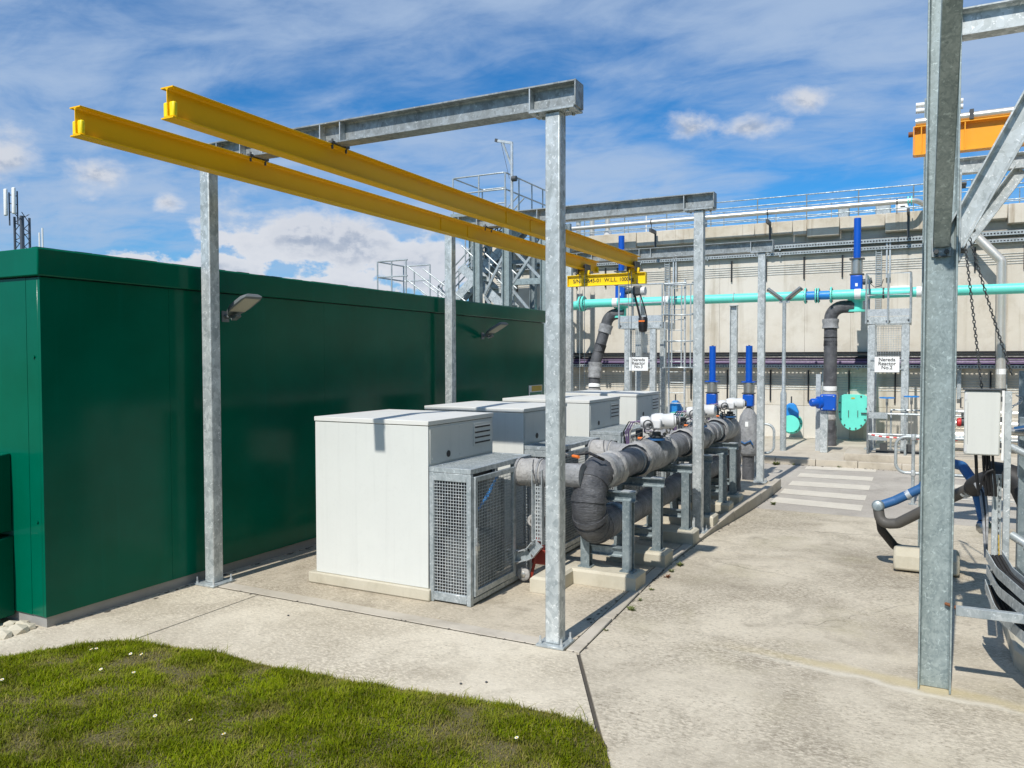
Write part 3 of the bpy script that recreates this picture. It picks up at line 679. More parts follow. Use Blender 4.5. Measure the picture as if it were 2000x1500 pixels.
# ================================================================== GREY BLOWER CABINETS WITH MESH CAGES
def wires(mb, o, u, v, nu, nv, r):
    """square weld mesh spanned by vectors u and v"""
    o, u, v = Vector(o), Vector(u), Vector(v); n = u.cross(v).normalized()
    for i in range(nu + 1):
        p = o + u * (i / nu); mb.bar(p, p + v, r, r, n)
    for j in range(nv + 1):
        p = o + v * (j / nv) + n * r; mb.bar(p, p + u, r, r, n)
    return mb
def cabinet(Y, label):
    X0, X1 = -5.715, -4.285; D = 1.335
    t = thing('blower_cabinet', ((X0 + X1) / 2, Y + D / 2, 0), label, 'cabinet', 'light grey blower cabinets')
    put(MB().box(X0 - .085, X1 + .03, Y - .035, Y + D + .05, 0.002, .118), 'plinth', 'conc_block', t, bev=.012, seg=2)
    put(MB().box(X0, X1, Y, Y + D, .12, 1.732), 'body', 'cabinet', t, bev=.004)
    put(MB().box(X0 + .01, X1 - .01, Y + .01, Y + D - .01, 1.732, 1.738), 'lid_shadow_gap', 'dark_steel', t)
    lid = MB(); z0, z1, z2 = 1.738, 1.785, 1.802
    lid.add([(X0 - .008, Y - .008, z0), (X1 + .008, Y - .008, z0), (X1 + .008, Y + D + .008, z0), (X0 - .008, Y + D + .008, z0), (X0 - .008, Y - .008, z1), (X1 + .008, Y - .008, z1), (X1 + .008, Y + D + .008, z1), (X0 - .008, Y + D + .008, z1), (X0 + .3, Y + D / 2, z2), (X1 - .3, Y + D / 2, z2)],
            [(0, 3, 2, 1), (0, 1, 5, 4), (1, 2, 6, 5), (2, 3, 7, 6), (3, 0, 4, 7), (4, 5, 9, 8), (6, 7, 8, 9), (5, 6, 9), (7, 4, 8)])
    put(lid, 'lid', 'cabinet_lid', t, bev=.005)
    sp = put(MB().box(X1 + .001, X1 + .007, Y + .03, Y + D - .03, 1.355, 1.715), 'service_panel', 'cabinet', t, bev=.002)
    lv = put(MB().box(X1 + .0075, X1 + .013, Y + .88, Y + 1.27, 1.45, 1.70), 'louvre', 'cabinet', t, bev=.004)
    for k in range(4):
        z = 1.475 + k * .056; x = X1 + .0135
        put(MB().box(x, x + .002, Y + .91, Y + 1.245, z, z + .022), 'slot', 'black_plastic', lv)
        put(MB().add([(x + .002, Y + .91, z + .022), (x + .002, Y + 1.245, z + .022), (x + .004, Y + 1.245, z + .018), (x + .004, Y + .91, z + .018), (x + .002, Y + .91, z + .028), (x + .002, Y + 1.245, z + .028), (x + .0045, Y + 1.245, z + .022), (x + .0045, Y + .91, z + .022)],
                     [(0, 1, 2, 3), (4, 7, 6, 5), (0, 4, 5, 1), (1, 5, 6, 2), (2, 6, 7, 3), (3, 7, 4, 0)]), 'slat', 'cabinet', lv)
    put(MB().cyl((X1 + .0075, Y + .37, 1.425), (X1 + .013, Y + .37, 1.425), .034, n=20), 'port_cap', 'black_plastic', t)
    b = MB(); bolts(b, [(X1 + .0075, Y + a, z) for a in (.07, .6, 1.29) for z in (1.40, 1.685)], (1, 0, 0), .008, .004); put(b, 'rivet', 'cabinet', t, kind='stuff')
    # mesh cage along the right side
    x0, x1, y0, y1, H = X1 + .012, -3.80, Y + .0, Y + 1.345, 1.335
    c = thing('mesh_cage', (-4.04, Y + .67, 0), label.replace('light grey cabinet', 'galvanised mesh cage beside the cabinet'), 'mesh cage', 'mesh guards beside the cabinets')
    fr = MB(); s = .05
    for (x, y) in ((x0 + s / 2, y0 + s / 2), (x1 - s / 2, y0 + s / 2), (x0 + s / 2, y1 - s / 2), (x1 - s / 2, y1 - s / 2)): put(MB().box(x - s / 2, x + s / 2, y - s / 2, y + s / 2, .003, H - .052), 'corner_post', 'galv_thin', c, bev=.003)
    for a, b_, nm in (((x0, y0, H - .05), (x1, y0 + s, H), 'top_rail'), ((x0, y1 - s, H - .05), (x1, y1, H), 'top_rail'), ((x1 - s, y0 + s + .001, H - .05), (x1, y1 - s - .001, H), 'top_rail'), ((x0, y0 + s + .001, H - .05), (x0 + .03, y1 - s - .001, H), 'top_rail'),
                      ((x0 + s + .001, y0, .02), (x1 - s - .001, y0 + s, .10), 'bottom_rail'), ((x1 - s, y0 + s + .001, .02), (x1, y1 - s - .001, .07), 'bottom_rail'), ((x0 + s + .001, y0, H - .13), (x1 - s - .001, y0 + .03, H - .053), 'top_band')):
        put(MB().box(a[0], b_[0], a[1], b_[1], a[2], b_[2]), nm, 'galv_thin', c, bev=.003)
    put(wires(MB(), (x0 + s, y0 + .018, .10), (x1 - x0 - 2 * s, 0, 0), (0, 0, H - .23), 12, 36, .0058), 'mesh_panel', 'galv_bright', c, kind='stuff')
    put(wires(MB(), (x0 + .03, y0 + s, H - .012), (x1 - x0 - .08, 0, 0), (0, y1 - y0 - 2 * s, 0), 13, 40, .005), 'mesh_roof', 'galv_thin', c, kind='stuff')
    g = put(MB().box(x1 - .012, x1 + .022, y0 + .055, y0 + .10, .09, H - .08).box(x1 - .012, x1 + .022, y0 + .86, y0 + .91, .09, H - .08).box(x1 - .011, x1 + .021, y0 + .10, y0 + .86, H - .13, H - .081).box(x1 - .011, x1 + .021, y0 + .10, y0 + .86, .091, .15), 'gate', 'galv_thin', c, bev=.002)
    put(wires(MB(), (x1 + .004, y0 + .10, .15), (0, .76, 0), (0, 0, H - .28), 24, 34, .0046), 'gate_mesh', 'galv_thin', g, kind='stuff')
    put(MB().box(x1 + .0225, x1 + .030, y0 + .06, y0 + .095, .50, .76), 'hasp', 'galv_bright', g, bev=.003)
    put(MB().tube([(x1 + .045, y0 + .055 + .02 * math.cos(k * math.pi / 5), .60 + .022 * math.sin(k * math.pi / 5)) for k in range(10)], .004, 6, closed=True).box(x1 + .033, x1 + .055, y0 + .03, y0 + .08, .545, .59), 'padlock', 'stainless', g)
    put(wires(MB(), (x1 - .01, y0 + .96, .10), (0, .32, 0), (0, 0, H - .20), 11, 42, .004), 'side_mesh', 'galv_thin', c, kind='stuff')
    put(MB().box(x1 - .045, x1 + .004, y0 + .915, y0 + .955, .071, H - .051), 'gate_post', 'galv_thin', c, bev=.003)
    # black panel painting in the shade inside the cage, with dark blower pipework
    put(MB().box(X1 + .0015, X1 + .0095, Y + .03, Y + D - .03, .14, 1.30), 'cage_shade_panel', 'black_plastic', c)
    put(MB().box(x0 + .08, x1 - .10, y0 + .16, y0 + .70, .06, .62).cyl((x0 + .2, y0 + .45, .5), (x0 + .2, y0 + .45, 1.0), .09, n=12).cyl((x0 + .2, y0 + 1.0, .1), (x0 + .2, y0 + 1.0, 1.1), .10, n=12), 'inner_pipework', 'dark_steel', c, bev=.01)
    return t, c
cabinet(6.54, 'nearest light grey cabinet, in front of the green wall')
cabinet(8.66, 'second light grey cabinet from the front')
cabinet(10.84, 'third light grey cabinet from the front')
cabinet(13.02, 'fourth light grey cabinet, farthest back')
put(MB().tube([(-3.93, 6.85, .85), (-3.86, 6.98, 1.0), (-3.84, 7.12, 1.16), (-3.83, 7.2, 1.24)], .012, 6).tube([(-3.92, 6.82, .82), (-3.85, 7.05, 1.10), (-3.83, 7.24, 1.24)], .008, 6), 'blue_rope', 'blue_light', label='blue rope tied inside the nearest mesh cage gate', cat='rope')

# ================================================================== LAGGED HEADER PIPES ON PORTAL STANDS
HX, HZ, LZ, HR = -3.02, 1.175, .60, .168
def run(mb, p0, p1, r, lump=.008, n=22, step=.07):
    """slightly lumpy lagged pipe"""
    p0, p1 = Vector(p0), Vector(p1); m = max(2, int((p1 - p0).length / step)); ph = random.uniform(0, 9)
    pts = [p0.lerp(p1, i / m) for i in range(m + 1)]; rr = [r + lump * math.sin(i * 1.7 + ph) * .5 + random.uniform(-lump, lump) * .5 for i in range(m + 1)]
    return mb.tube(pts, rr, n)
def header():
    t = thing('header_pipe', (HX, 10.8, 0), 'large grey lagged header pipe doubling back through a bend', 'pipe')
    cy = 7.92; rb = (HZ - LZ) / 2; zc = (HZ + LZ) / 2
    bendp = [(HX, cy - rb * math.cos(a), zc + rb * math.sin(a)) for a in np.linspace(math.pi / 2, -math.pi / 2, 30)]
    rr = [.176 + .005 * math.sin(i * 2.1) + random.uniform(-.003, .003) for i in range(30)]
    b = put(MB().tube(bendp, rr, 26), 'bend', 'lag_dark', t, smooth=80)
    for k in range(3, 29, 2):      # overlapping tape turns
        p = Vector(bendp[k]); a = (Vector(bendp[min(k + 1, 29)]) - Vector(bendp[k - 1])).normalized()
        put(MB().lathe_ring(p, a, [(.150, -.03), (rr[k] + .0005, -.032), (rr[k] + random.uniform(.002, .005), .026), (.150, .03)], 26), 'tape_turn', 'lag_dark', b, smooth=80)
    # upper run: plain dark lengths with padded grey jackets at each branch
    dark = [(8.28, 9.18), (10.26, 11.30), (12.36, 13.45)]; pads = [(7.92, 8.30, .178, 'lag_grey'), (9.15, 10.28, .192, 'lag_grey'), (11.28, 12.38, .188, 'lag_grey'), (13.42, 14.30, .190, 'lag_grey')]
    for a, b_ in dark: put(run(MB(), (HX, a, HZ), (HX, b_, HZ), HR - .012, .011, 24, .05), 'pipe_length', 'lag_tape', t, smooth=80)
    for a, b_, r, m in pads:
        o = put(run(MB(), (HX, a, HZ), (HX, b_, HZ), r, .026, 26, .045), 'padded_jacket', m, t, smooth=80)
        for y in (a + .01, b_ - .03):   # frayed collars
            mb = MB(); n = 26; vs = []
            for j, (dy, dr) in enumerate(((-.05, .0), (-.01, .016), (.05, .022 + .0), (.075, .004))):
                for k in range(n):
                    an = 2 * math.pi * k / n; q = r + dr + random.uniform(-.006, .010); vs.append((HX + q * math.cos(an), y + dy + random.uniform(-.014, .014), HZ + q * math.sin(an)))
            mb.add(vs, [(j * n + k, j * n + (k + 1) % n, (j + 1) * n + (k + 1) % n, (j + 1) * n + k) for j in range(3) for k in range(n)])
            put(mb, 'frayed_collar', 'lag_pale', o, smooth=80)
    for y in (9.05, 11.10, 12.9, 13.2): put(MB().lathe_ring((HX, y, HZ), (0, 1, 0), [(.14, -.03), (HR - .002, -.03), (HR - .002, .03), (.14, .03)], 26), 'band', 'galv_thin' if y > 13 else 'lag_grey', t)
    # far end turns down into the ground
    put(MB().tube(path([(HX, 14.28, HZ), (HX, 14.62, HZ), (HX, 14.62, .78)], .22, 8), .185, 24), 'end_bend', 'lag_grey', t, smooth=80)
    put(run(MB(), (HX, 14.62, .80), (HX, 14.62, 0.0), .185, .014, 24), 'down_leg', 'lag_dark', t, smooth=80)
    # lower run
    put(run(MB(), (HX, cy, LZ), (HX, 8.46, LZ), .172, .012), 'lower_jacket', 'lag_tape', t, smooth=80)
    put(MB().lathe_ring((HX, 8.36, LZ), (0, 1, 0), [(.14, -.055), (.185, -.05), (.185, .05), (.14, .055)], 26), 'blue_label_band', 'lag_blue', t, smooth=80)
    put(run(MB(), (HX, 8.46, LZ), (HX, 13.2, LZ), .160, .004), 'lower_length', 'lag_tape', t, smooth=80)
    put(MB().tube(path([(HX, 13.18, LZ), (HX, 13.62, LZ), (HX, 13.62, .0)], .26, 8), .165, 24), 'lower_end_bend', 'lag_dark', t, smooth=80)
header()
BY = (7.58, 9.68, 11.86, 14.04)
def branch(i, y, label):
    t = thing('branch_pipe', (-3.5, y, .9), label, 'pipe', 'lagged branch pipes from the cages to the header')
    put(run(MB(), (-3.80, y, HZ + .01), (-3.50, y, HZ + .01), .150, .010, 22, .05), 'pale_jacket', 'lag_pale', t, smooth=80)
    put(MB().lathe((-3.50, y, HZ + .01), (1, 0, 0), [(.145, 0), (.125, .06), (.118, .2), (.13, .48 if i else .44)], 22), 'grey_sleeve', 'lag_grey', t, smooth=80)
    mb = MB(); mb.tube([(-3.72 + .02 * k, y + .152 * math.cos(k * .5 - 1), HZ + .01 + .152 * math.sin(k * .5 - 1)) for k in range(12)], .006, 6); put(mb, 'lacing', 'lag_dark', t)
    for x in (-3.78, -3.53): put(MB().lathe_ring((x, y, HZ + .01), (1, 0, 0), [(.14, -.012), (.157, -.012), (.157, .012), (.14, .012)], 22), 'strap', 'lag_grey', t)
for i, (y, l) in enumerate(zip(BY, ('lagged branch pipe at the nearest cage, beside the front post', 'lagged branch pipe at the second cage', 'lagged branch pipe at the third cage', 'lagged branch pipe at the farthest cage'))): branch(i, y, l)

def actuator(y, label, dx=0.):
    x0 = -2.93 + dx; z = 1.60
    t = thing('valve_actuator', (x0, y, 1.36), label, 'actuator', 'white electric valve actuators on the header')
    put(MB().cyl((x0, y, 1.34), (x0, y, 1.47), .055, n=16).cyl((x0, y, 1.405), (x0, y, 1.425), .09, n=16), 'stem_mount', 'dark_steel', t)
    put(MB().lathe((x0, y, 1.368), (0, 0, 1), [(.11, 0), (.11, .022)], 18), 'mount_flange', 'blue_hose', t)
    d = Vector((.93, .30, .05)).normalized(); c = Vector((x0, y, z))
    put(MB().lathe(c - d * .06, d, [(.05, -.02), (.09, 0), (.105, .05), (.105, .13), (.094, .15), (.094, .27), (.072, .285), (.072, .30)], 20), 'motor_housing', 'gear_white', t, bev=.003)
    put(MB().lathe(c - d * .08, -d, [(.06, 0), (.074, .02), (.074, .09), (.06, .12), (.03, .125)], 18), 'terminal_cover', 'gear_white', t)
    put(MB().box(x0 - .02, x0 + .10, y - .17, y - .09, 1.52, 1.64), 'gear_cover', 'gear_white', t, bev=.02, seg=2)
    put(MB().cyl(c + Vector((-.05, -.08, -.03)), c + Vector((-.05, -.21, -.03)), .02, n=10).lathe_ring(c + Vector((-.05, -.2, -.03)), (0, 1, 0), [(.05, -.008), (.065, -.008), (.065, .008), (.05, .008)], 18), 'hand_wheel', 'dark_steel', t)
    put(MB().box(x0 + .115, x0 + .14, y - .16, y - .13, 1.55, 1.58), 'lever', 'dark_steel', t)
    put(MB().lathe(c + d * .24, d, [(.05, 0), (.05, .03), (.03, .04)], 14), 'end_cap', 'dark_steel', t)
    for k, (mat, off) in enumerate((('purple_cable', 0), ('purple_cable', .03), ('black_plastic', .06), ('lag_pale', -.03))):
        a = c - d * .14 + Vector((0, 0, .0)); put(MB().tube([a + Vector((-.04, -.02, .02 - .02 * k)), a + Vector((-.14 - off, -.05, .0)), a + Vector((-.22 - off, -.03, -.13)), a + Vector((-.22 - off * .7, 0, -.30)), (x0 - .34 - off * .5, y, 1.12)], .009, 6), 'cable', mat, t)
    put(MB().tube([(x0 - .12, y - .1, 1.42), (x0 - .24, y - .16, 1.30), (x0 - .30, y - .06, 1.40), (x0 - .2, y + .02, 1.45)], .010, 6), 'cable', 'black_plastic', t)
    put(MB().cyl((x0 - .22, y - .07, 1.385), (x0 - .16, y - .07, 1.385), .017, n=10), 'limit_switch', 'orange_cap', t)
    put(MB().cyl((x0 - .36, y, 1.14), (x0 - .36, y, 1.46), .022, n=10).cyl((x0 - .36, y, 1.46), (x0 - .36, y, 1.50), .032, n=10), 'gland_post', 'stainless', t)
actuator(9.72, 'white valve actuator on the header, nearest of three')
actuator(11.88, 'white valve actuator on the header, partly behind the middle gantry post', .02)
actuator(14.02, 'white valve actuator at the far end of the header', .02)
c_ = thing('position_switch', (-3.18, 7.62, 1.33), 'orange limit switch with loose cables on top of the header bend', 'switch')
put(MB().cyl((-3.21, 7.66, 1.375), (-3.12, 7.60, 1.375), .017, n=10), 'switch_body', 'orange_cap', c_)
put(MB().tube([(-3.22, 7.7, 1.38), (-3.05, 7.72, 1.41), (-2.93, 7.66, 1.38), (-2.9, 7.75, 1.345)], .016, 6), 'plug_lead', 'black_plastic', c_)
put(MB().tube([(-3.25, 7.62, 1.39), (-3.32, 7.5, 1.46), (-3.34, 7.40, 1.40), (-3.33, 7.36, 1.25), (-3.36, 7.42, 1.12), (-3.42, 7.55, 1.10)], .008, 6), 'loop_lead', 'lag_pale', c_)
put(MB().tube([(-3.26, 7.60, 1.37), (-3.34, 7.46, 1.36), (-3.35, 7.36, 1.18), (-3.40, 7.45, 1.07), (-3.46, 7.58, 1.06)], .010, 6), 'loop_lead', 'black_plastic', c_)

def stand(Y, label):
    t = thing('pipe_stand', (-2.9, Y, .165), label, 'pipe stand', 'galvanised pipe stands under the header')
    for x in (-3.15, -2.68):
        p = put(MB().ibeam((x, Y, .176), (x, Y, .90), .10, .10, .008, .009, (0, 1, 0)), 'leg', 'galv_support', t)
        put(MB().box(x - .075, x + .075, Y - .07, Y + .07, .163, .175), 'foot_plate', 'galv_support', p)
    put(MB().ibeam((-3.30, Y, .951), (-2.60, Y, .951), .10, .10, .008, .009), 'top_beam', 'galv_support', t)
    put(MB().box(-2.75, -2.61, Y - .055, Y + .055, 1.0025, 1.012).box(-3.24, -3.10, Y - .055, Y + .055, 1.0025, 1.012), 'shim_plate', 'galv_bright', t)
    put(MB().ibeam((-3.09, Y, .36), (-2.74, Y, .36), .10, .08, .008, .009), 'lower_beam', 'galv_support', t)
def block(Y, label, ell=False):
    mb = MB(); y0, y1 = Y - .16, Y + .17; z = .162; c = .025
    poly = [(-3.26, y0), (-2.545, y0), (-2.545, y1), (-3.26, y1)] if not ell else [(-3.52, 7.26), (-3.24, 7.26), (-3.24, y0), (-2.545, y0), (-2.545, y1), (-3.52, y1)]
    n = len(poly); cx = sum(p[0] for p in poly) / n; cyy = sum(p[1] for p in poly) / n
    ins = []
    for i, p in enumerate(poly):
        a = Vector(poly[i - 1]) - Vector(p); b = Vector(poly[(i + 1) % n]) - Vector(p); ins.append(Vector(p) + (a.normalized() + b.normalized()) * c * (1 if not (ell and i == 2) else -1))
    vs = [(p[0], p[1], .002) for p in poly] + [(p[0], p[1], z - c) for p in poly] + [(p.x, p.y, z) for p in ins]
    fs = [(i, (i + 1) % n, n + (i + 1) % n, n + i) for i in range(n)] + [(n + i, n + (i + 1) % n, 2 * n + (i + 1) % n, 2 * n + i) for i in range(n)]
    if ell: fs += [(12, 13, 14, 17), (14, 15, 16, 17)]
    else: fs += [tuple(2 * n + i for i in range(n))]
    mb.add(vs, fs); put(mb, 'concrete_plinth', 'conc_block', None, label=label, cat='plinth', group='concrete plinths under the pipe stands', loc=(cx, cyy, 0))
for i, (y, w) in enumerate(((7.90, 'nearest'), (8.95, 'second'), (10.22, 'third'), (11.35, 'fourth'), (12.42, 'fifth'), (13.20, 'sixth'))):
    stand(y, f'{w} grey steel stand carrying the header pipe, counted from the front'); block(y, f'{w} chamfered concrete plinth under the pipe stands, counted from the front', i == 0)

def tray_post():
    x, y = -3.52, 7.46
    t = thing('cable_tray', (x, y, .15), 'upright perforated cable tray curving left at its foot', 'cable tray')
    pts = [(x, y, 1.24), (x, y, .46), (x - .10, y, .34), (x - .22, y, .30), (x - .36, y, .30)]
    for sx, w in ((-.055, .006), (.055, .006)):
        mb = MB()
        P = [Vector(p) for p in pts]
        for a, b in zip(P[:-1], P[1:]):
            d = (b - a).normalized(); nrm = Vector((d.z, 0, -d.x)) * -1
            mb.bar(a + nrm * sx, b + nrm * sx + d * .01, .008, .07, (0, 1, 0))
        put(mb, 'side_flange', 'galv_bright', t)
    mb = MB(); h = 0
    for k in range(19):
        z0 = .48 + k * .04
        mb.box(x - .05, x + .05, y + .022, y + .026, z0, z0 + .016)
        for j in range(4): mb.box(x - .05 + j * .028, x - .05 + j * .028 + .014, y + .022, y + .026, z0 + .016, z0 + .04)
    put(mb, 'perforated_bed', 'galv_bright', t)
    mb = MB()
    for a, b in zip(pts[1:-1], pts[2:]): mb.bar(Vector(a) + V(0, .022, 0), Vector(b) + V(0, .022, 0), .004, .10, (0, 1, 0)) if False else mb.prof(Vector(a) + V(0, .022, 0), Vector(b) + V(0, .022, 0), [(-.05, -.002), (.05, -.002), (.05, .002), (-.05, .002)], (0, 1, 0))
    put(mb, 'bend_bed', 'galv_thin', t)
    put(MB().ibeam((x + .12, y + .06, .16), (x + .12, y + .06, 1.10), .06, .05, .005, .006, (0, 1, 0)), 'support_leg', 'galv_thin', t)
tray_post()
r_ = thing('pump_trolley', (-3.68, 7.62, 0), 'dark red pump stand with pale wheels beside the front post', 'pump stand')
put(MB().bar((-3.66, 7.56, .02), (-3.60, 7.60, .34), .03).bar((-3.46, 7.72, .02), (-3.52, 7.70, .34), .03), 'leg', 'red', r_, bev=.004)
put(MB().box(-3.66, -3.44, 7.58, 7.78, .20, .38), 'body', 'red', r_, bev=.02, seg=2)
put(MB().bar((-3.62, 7.66, .38), (-3.56, 7.66, .70), .07, .04), 'upright', 'red', r_, bev=.006)
for zc, rr_, xx in ((.68, .07, -3.60), (.10, .075, -3.72)):
    w = put(MB().lathe((xx, 7.54, zc), (0, -1, 0), [(rr_ * .95, 0), (rr_, .012), (rr_, .03), (rr_ * .8, .042)], 22), 'wheel', 'lag_pale', r_)
    put(MB().lathe((xx, 7.497, zc), (0, -1, 0), [(rr_ * .45, 0), (rr_ * .45, .006), (rr_ * .2, .016)], 16), 'hub', 'stainless', w)

# ================================================================== REACTOR TANK WALL
WY = 24.2
def tank():
    t = thing('reactor_tank', (-2, 26, 0), 'long pale concrete reactor tank wall across the background', 'tank')
    put(MB().box(-13.9, 12, WY + .025, 34, -.1, 6.24), 'tank_core', 'conc_wall', t)
    x = -13.9; k = 0
    while x < 11.9:
        w = (2.44, 1.22, 2.44, 2.44)[k % 4]; x2 = min(x + w, 12)
        for z0, z1 in ((-.05, 1.02), (1.026, 5.92)):
            put(MB().box(x + .0025, x2 - .0025, WY + random.uniform(0, .003), WY + .03, z0, z1), 'wall_panel', 'conc_wall' if random.random() < .62 else 'conc_wall_b', t, bev=.004)
        x = x2; k += 1
    # parapet with stepped corbels
    segs = [(-13.9, -9.4, 5.90), (-9.4, -7.9, 5.84), (-7.9, -5.9, 5.90), (-5.9, -4.3, 5.98), (-4.3, -3.25, 5.98), (-3.25, -2.86, 5.92), (-2.86, -2.0, 5.84), (-2.0, -.85, 5.98), (-.85, .55, 5.84), (.55, 2.0, 5.98), (2.0, 3.4, 5.84), (3.4, 6.5, 5.98), (6.5, 12, 5.9)]
    for i, (a, b, z) in enumerate(segs):
        s = .10 if i % 2 == 0 else .06; y0 = WY - .24 - (.04 if z < 5.9 else 0)
        mb = MB(); zt = 6.335
        mb.add([(a + .004, y0, z), (b - .004, y0, z), (b - .004, y0, zt), (a + .004, y0, zt), (a + .004 + (s if i % 2 else 0), WY - .003, z - .02), (b - .004, WY - .003, z - .02), (b - .004, WY + .4, zt), (a + .004, WY + .4, zt)], [(0, 1, 2, 3), (4, 7, 6, 5), (0, 4, 5, 1), (1, 5, 6, 2), (2, 6, 7, 3), (3, 7, 4, 0)])
        put(mb, 'parapet_block', 'conc_parapet', t, bev=.012)
tank()

def rail_run(name, pts, H, rails, label, cat='guard rail', r=.021, spacing=1.0, group=None, mat='galv_thin', z0=0.):
    """tube guard rail along a polyline of ground points"""
    P = [Vector(p) for p in pts]; t = thing(name, P[0], label, cat, group)
    for h in rails:
        if len(P) > 2: put(MB().tube(path([p + V(0, 0, h) for p in P], .08, 4), r, 8), 'rail', mat, t)
        else: put(MB().cyl(P[0] + V(0, 0, h), P[1] + V(0, 0, h), r, n=8), 'rail', mat, t)
    for a, b in zip(P[:-1], P[1:]):
        n = max(1, round((b - a).length / spacing))
        for i in range(n + 1):
            p = a.lerp(b, i / n); put(MB().cyl(p + V(0, 0, z0), p + V(0, 0, H), r * 1.1, n=8), 'stanchion', mat, t)
    return t
rail_run('guard_rail', [(-12.6, 24.45, 6.335), (9.5, 24.45, 6.335)], .80, (.80, .60, .20), 'thin grey guard rail along the front edge of the tank top', spacing=1.38, r=.016, mat='galv_support')
rail_run('guard_rail', [(-10.6, 26.3, 6.3), (9.0, 26.3, 6.3)], .86, (.86, .5), 'second grey guard rail farther back on the tank top', spacing=1.7, r=.013, mat='galv_support')
for x, w, h, l in ((-6.4, .35, .55, 'grey rooftop box on the tank, left of the middle'), (-2.15, .30, .62, 'tall narrow grey rooftop box on the tank'), (-1.15, .40, .50, 'wide grey rooftop box beside the narrow one')):
    b = put(MB().box(x, x + w, 25.2, 25.5, 6.3, 6.3 + h), 'control_box', 'galv_support', None, bev=.01, label=l, cat='box'); put(MB().box(x + .03, x + w - .03, 25.192, 25.199, 6.36, 6.26 + h), 'door', 'galv_thin', b)
b = put(MB().box(-.62, -.30, 25.0, 25.2, 6.56, 6.75), 'cream_box', 'white_plate', None, bev=.01, label='small cream box mounted on the tank guard rail', cat='box')
put(MB().box(-.50, -.38, 24.99, 24.998, 6.64, 6.68), 'dark_label', 'black_plastic', b)
put(MB().cyl((-8.1, 25.6, 6.3), (-8.1, 25.6, 7.55), .02, n=8), 'white_pole', 'white_tube', None, label='thin white pole on the tank top above the hoist', cat='pole')
def silver():
    Y, Z = 23.42, 6.53
    t = thing('silver_pipe', (-5, Y, Z), 'long silver pipe running along the tank parapet', 'pipe')
    put(MB().tube(path([(-10.2, Y, Z - .01), (-.12, Y, Z), (.22, Y + .55, Z - .10)], .22, 6), .068, 16), 'pipe_run', 'silver_pipe', t)
    for x in (-.30, -.22): put(MB().lathe((x, Y, Z), (1, 0, 0), [(.12, 0), (.12, .025)], 18), 'flange', 'teal', t)
    for x in (-7.25, -3.85, -.55):
        put(MB().lathe_ring((x, Y, Z), (1, 0, 0), [(.069, -.015), (.08, -.015), (.08, .015), (.069, .015)], 16).cyl((x, Y, Z - .32), (x, Y, Z - .075), .012, n=6), 'pipe_clip', 'dark_steel', t)
    for x in (-7.25, -3.85, -.28):
        b = thing('pipe_bracket', (x, WY - .4, 5.6), {-7.25: 'dark bracket carrying the silver pipe at left', -3.85: 'dark bracket carrying the silver pipe in the middle', -.28: 'dark bracket carrying the silver pipe at right'}[x], 'bracket', 'brackets under the silver pipe')
        put(MB().bar((x, WY - .36, 6.27), (x, Y - .12, 6.27), .07, .10), 'arm', 'dark_steel', b); put(MB().bar((x, WY - .365, 6.22), (x, WY - .365, 5.62), .06, .02), 'back_plate', 'dark_steel', b)
    p = thing('vent_pipe', (-9.7, 24.6, 6.3), 'silver hooped vent pipe on the tank behind the front post', 'pipe')
    put(MB().tube(path([(-9.75, 24.9, 6.3), (-9.75, 24.9, 7.30), (-9.2, 24.9, 7.30), (-9.2, 24.9, 6.3)], .26, 8), .085, 14), 'hoop', 'silver_pipe', p)
    put(MB().cyl((-9.2, 24.9, 6.45), (-9.2, 24.9, 6.60), .13, n=16), 'collar', 'gear_white', p)
    q = thing('vent_pipe', (-10.3, 24.6, 6.3), 'upright silver vent pipe left of the hooped one', 'pipe')
    put(MB().cyl((-10.2, 24.8, 6.3), (-10.2, 24.8, 7.25), .085, n=14), 'riser', 'silver_pipe', q); put(MB().cyl((-10.2, 24.8, 7.0), (-10.2, 24.8, 7.05), .14, n=14), 'flange', 'teal', q)
silver()

def cable_tray(x0, x1, y0, y1, z, h, label, cables):
    t = thing('cable_tray', ((x0 + x1) / 2, y1, z), label, 'cable tray')
    put(MB().box(x0, x1, y0, y0 + .006, z, z + h), 'front_flange', 'galv_thin', t); put(MB().box(x0, x1, y1 - .006, y1, z, z + h), 'back_flange', 'galv_thin', t)
    mb = MB(); n = int((x1 - x0) / .11)
    for i in range(n): mb.box(x0 + i * .11, x0 + i * .11 + .05, y0 + .007, y1 - .007, z, z + .005)
    put(mb, 'rung', 'galv_thin', t, kind='stuff')
    mb = MB()                                        # slots punched along the front flange
    for i in range(int((x1 - x0) / .075)): mb.box(x0 + i * .075, x0 + i * .075 + .042, y0 - .0015, y0 - .0003, z + h * .3, z + h * .66)
    put(mb, 'slot', 'black_plastic', t, kind='stuff')
    for k, (mat, r, dz) in enumerate(cables):
        y = y0 + .035 + k * (y1 - y0 - .07) / max(1, len(cables) - 1); n = 24
        put(MB().tube([(x0 + (x1 - x0) * i / n, y, z + .012 + r + dz + random.uniform(0, .012)) for i in range(n + 1)], r, 8), 'cable', mat, t)
    n = int((x1 - x0) / 2.1)
    for i in range(n):
        x = x0 + 1 + i * 2.1; put(MB().bar((x, WY - .004, z - .025), (x, y0, z - .025), .04, .04), 'bracket', 'galv_thin', t)
    return t
cable_tray(-13.0, 10, 24.03, 24.17, 5.56, .11, 'upper galvanised cable tray high on the tank wall', [('black_plastic', .02, .07), ('black_plastic', .022, .06), ('black_plastic', .018, .0)])
cable_tray(-13.0, 10, 24.06, 24.17, 5.38, .085, 'lower of the two high cable trays on the tank wall', [('black_plastic', .02, .05), ('black_plastic', .02, .0)])
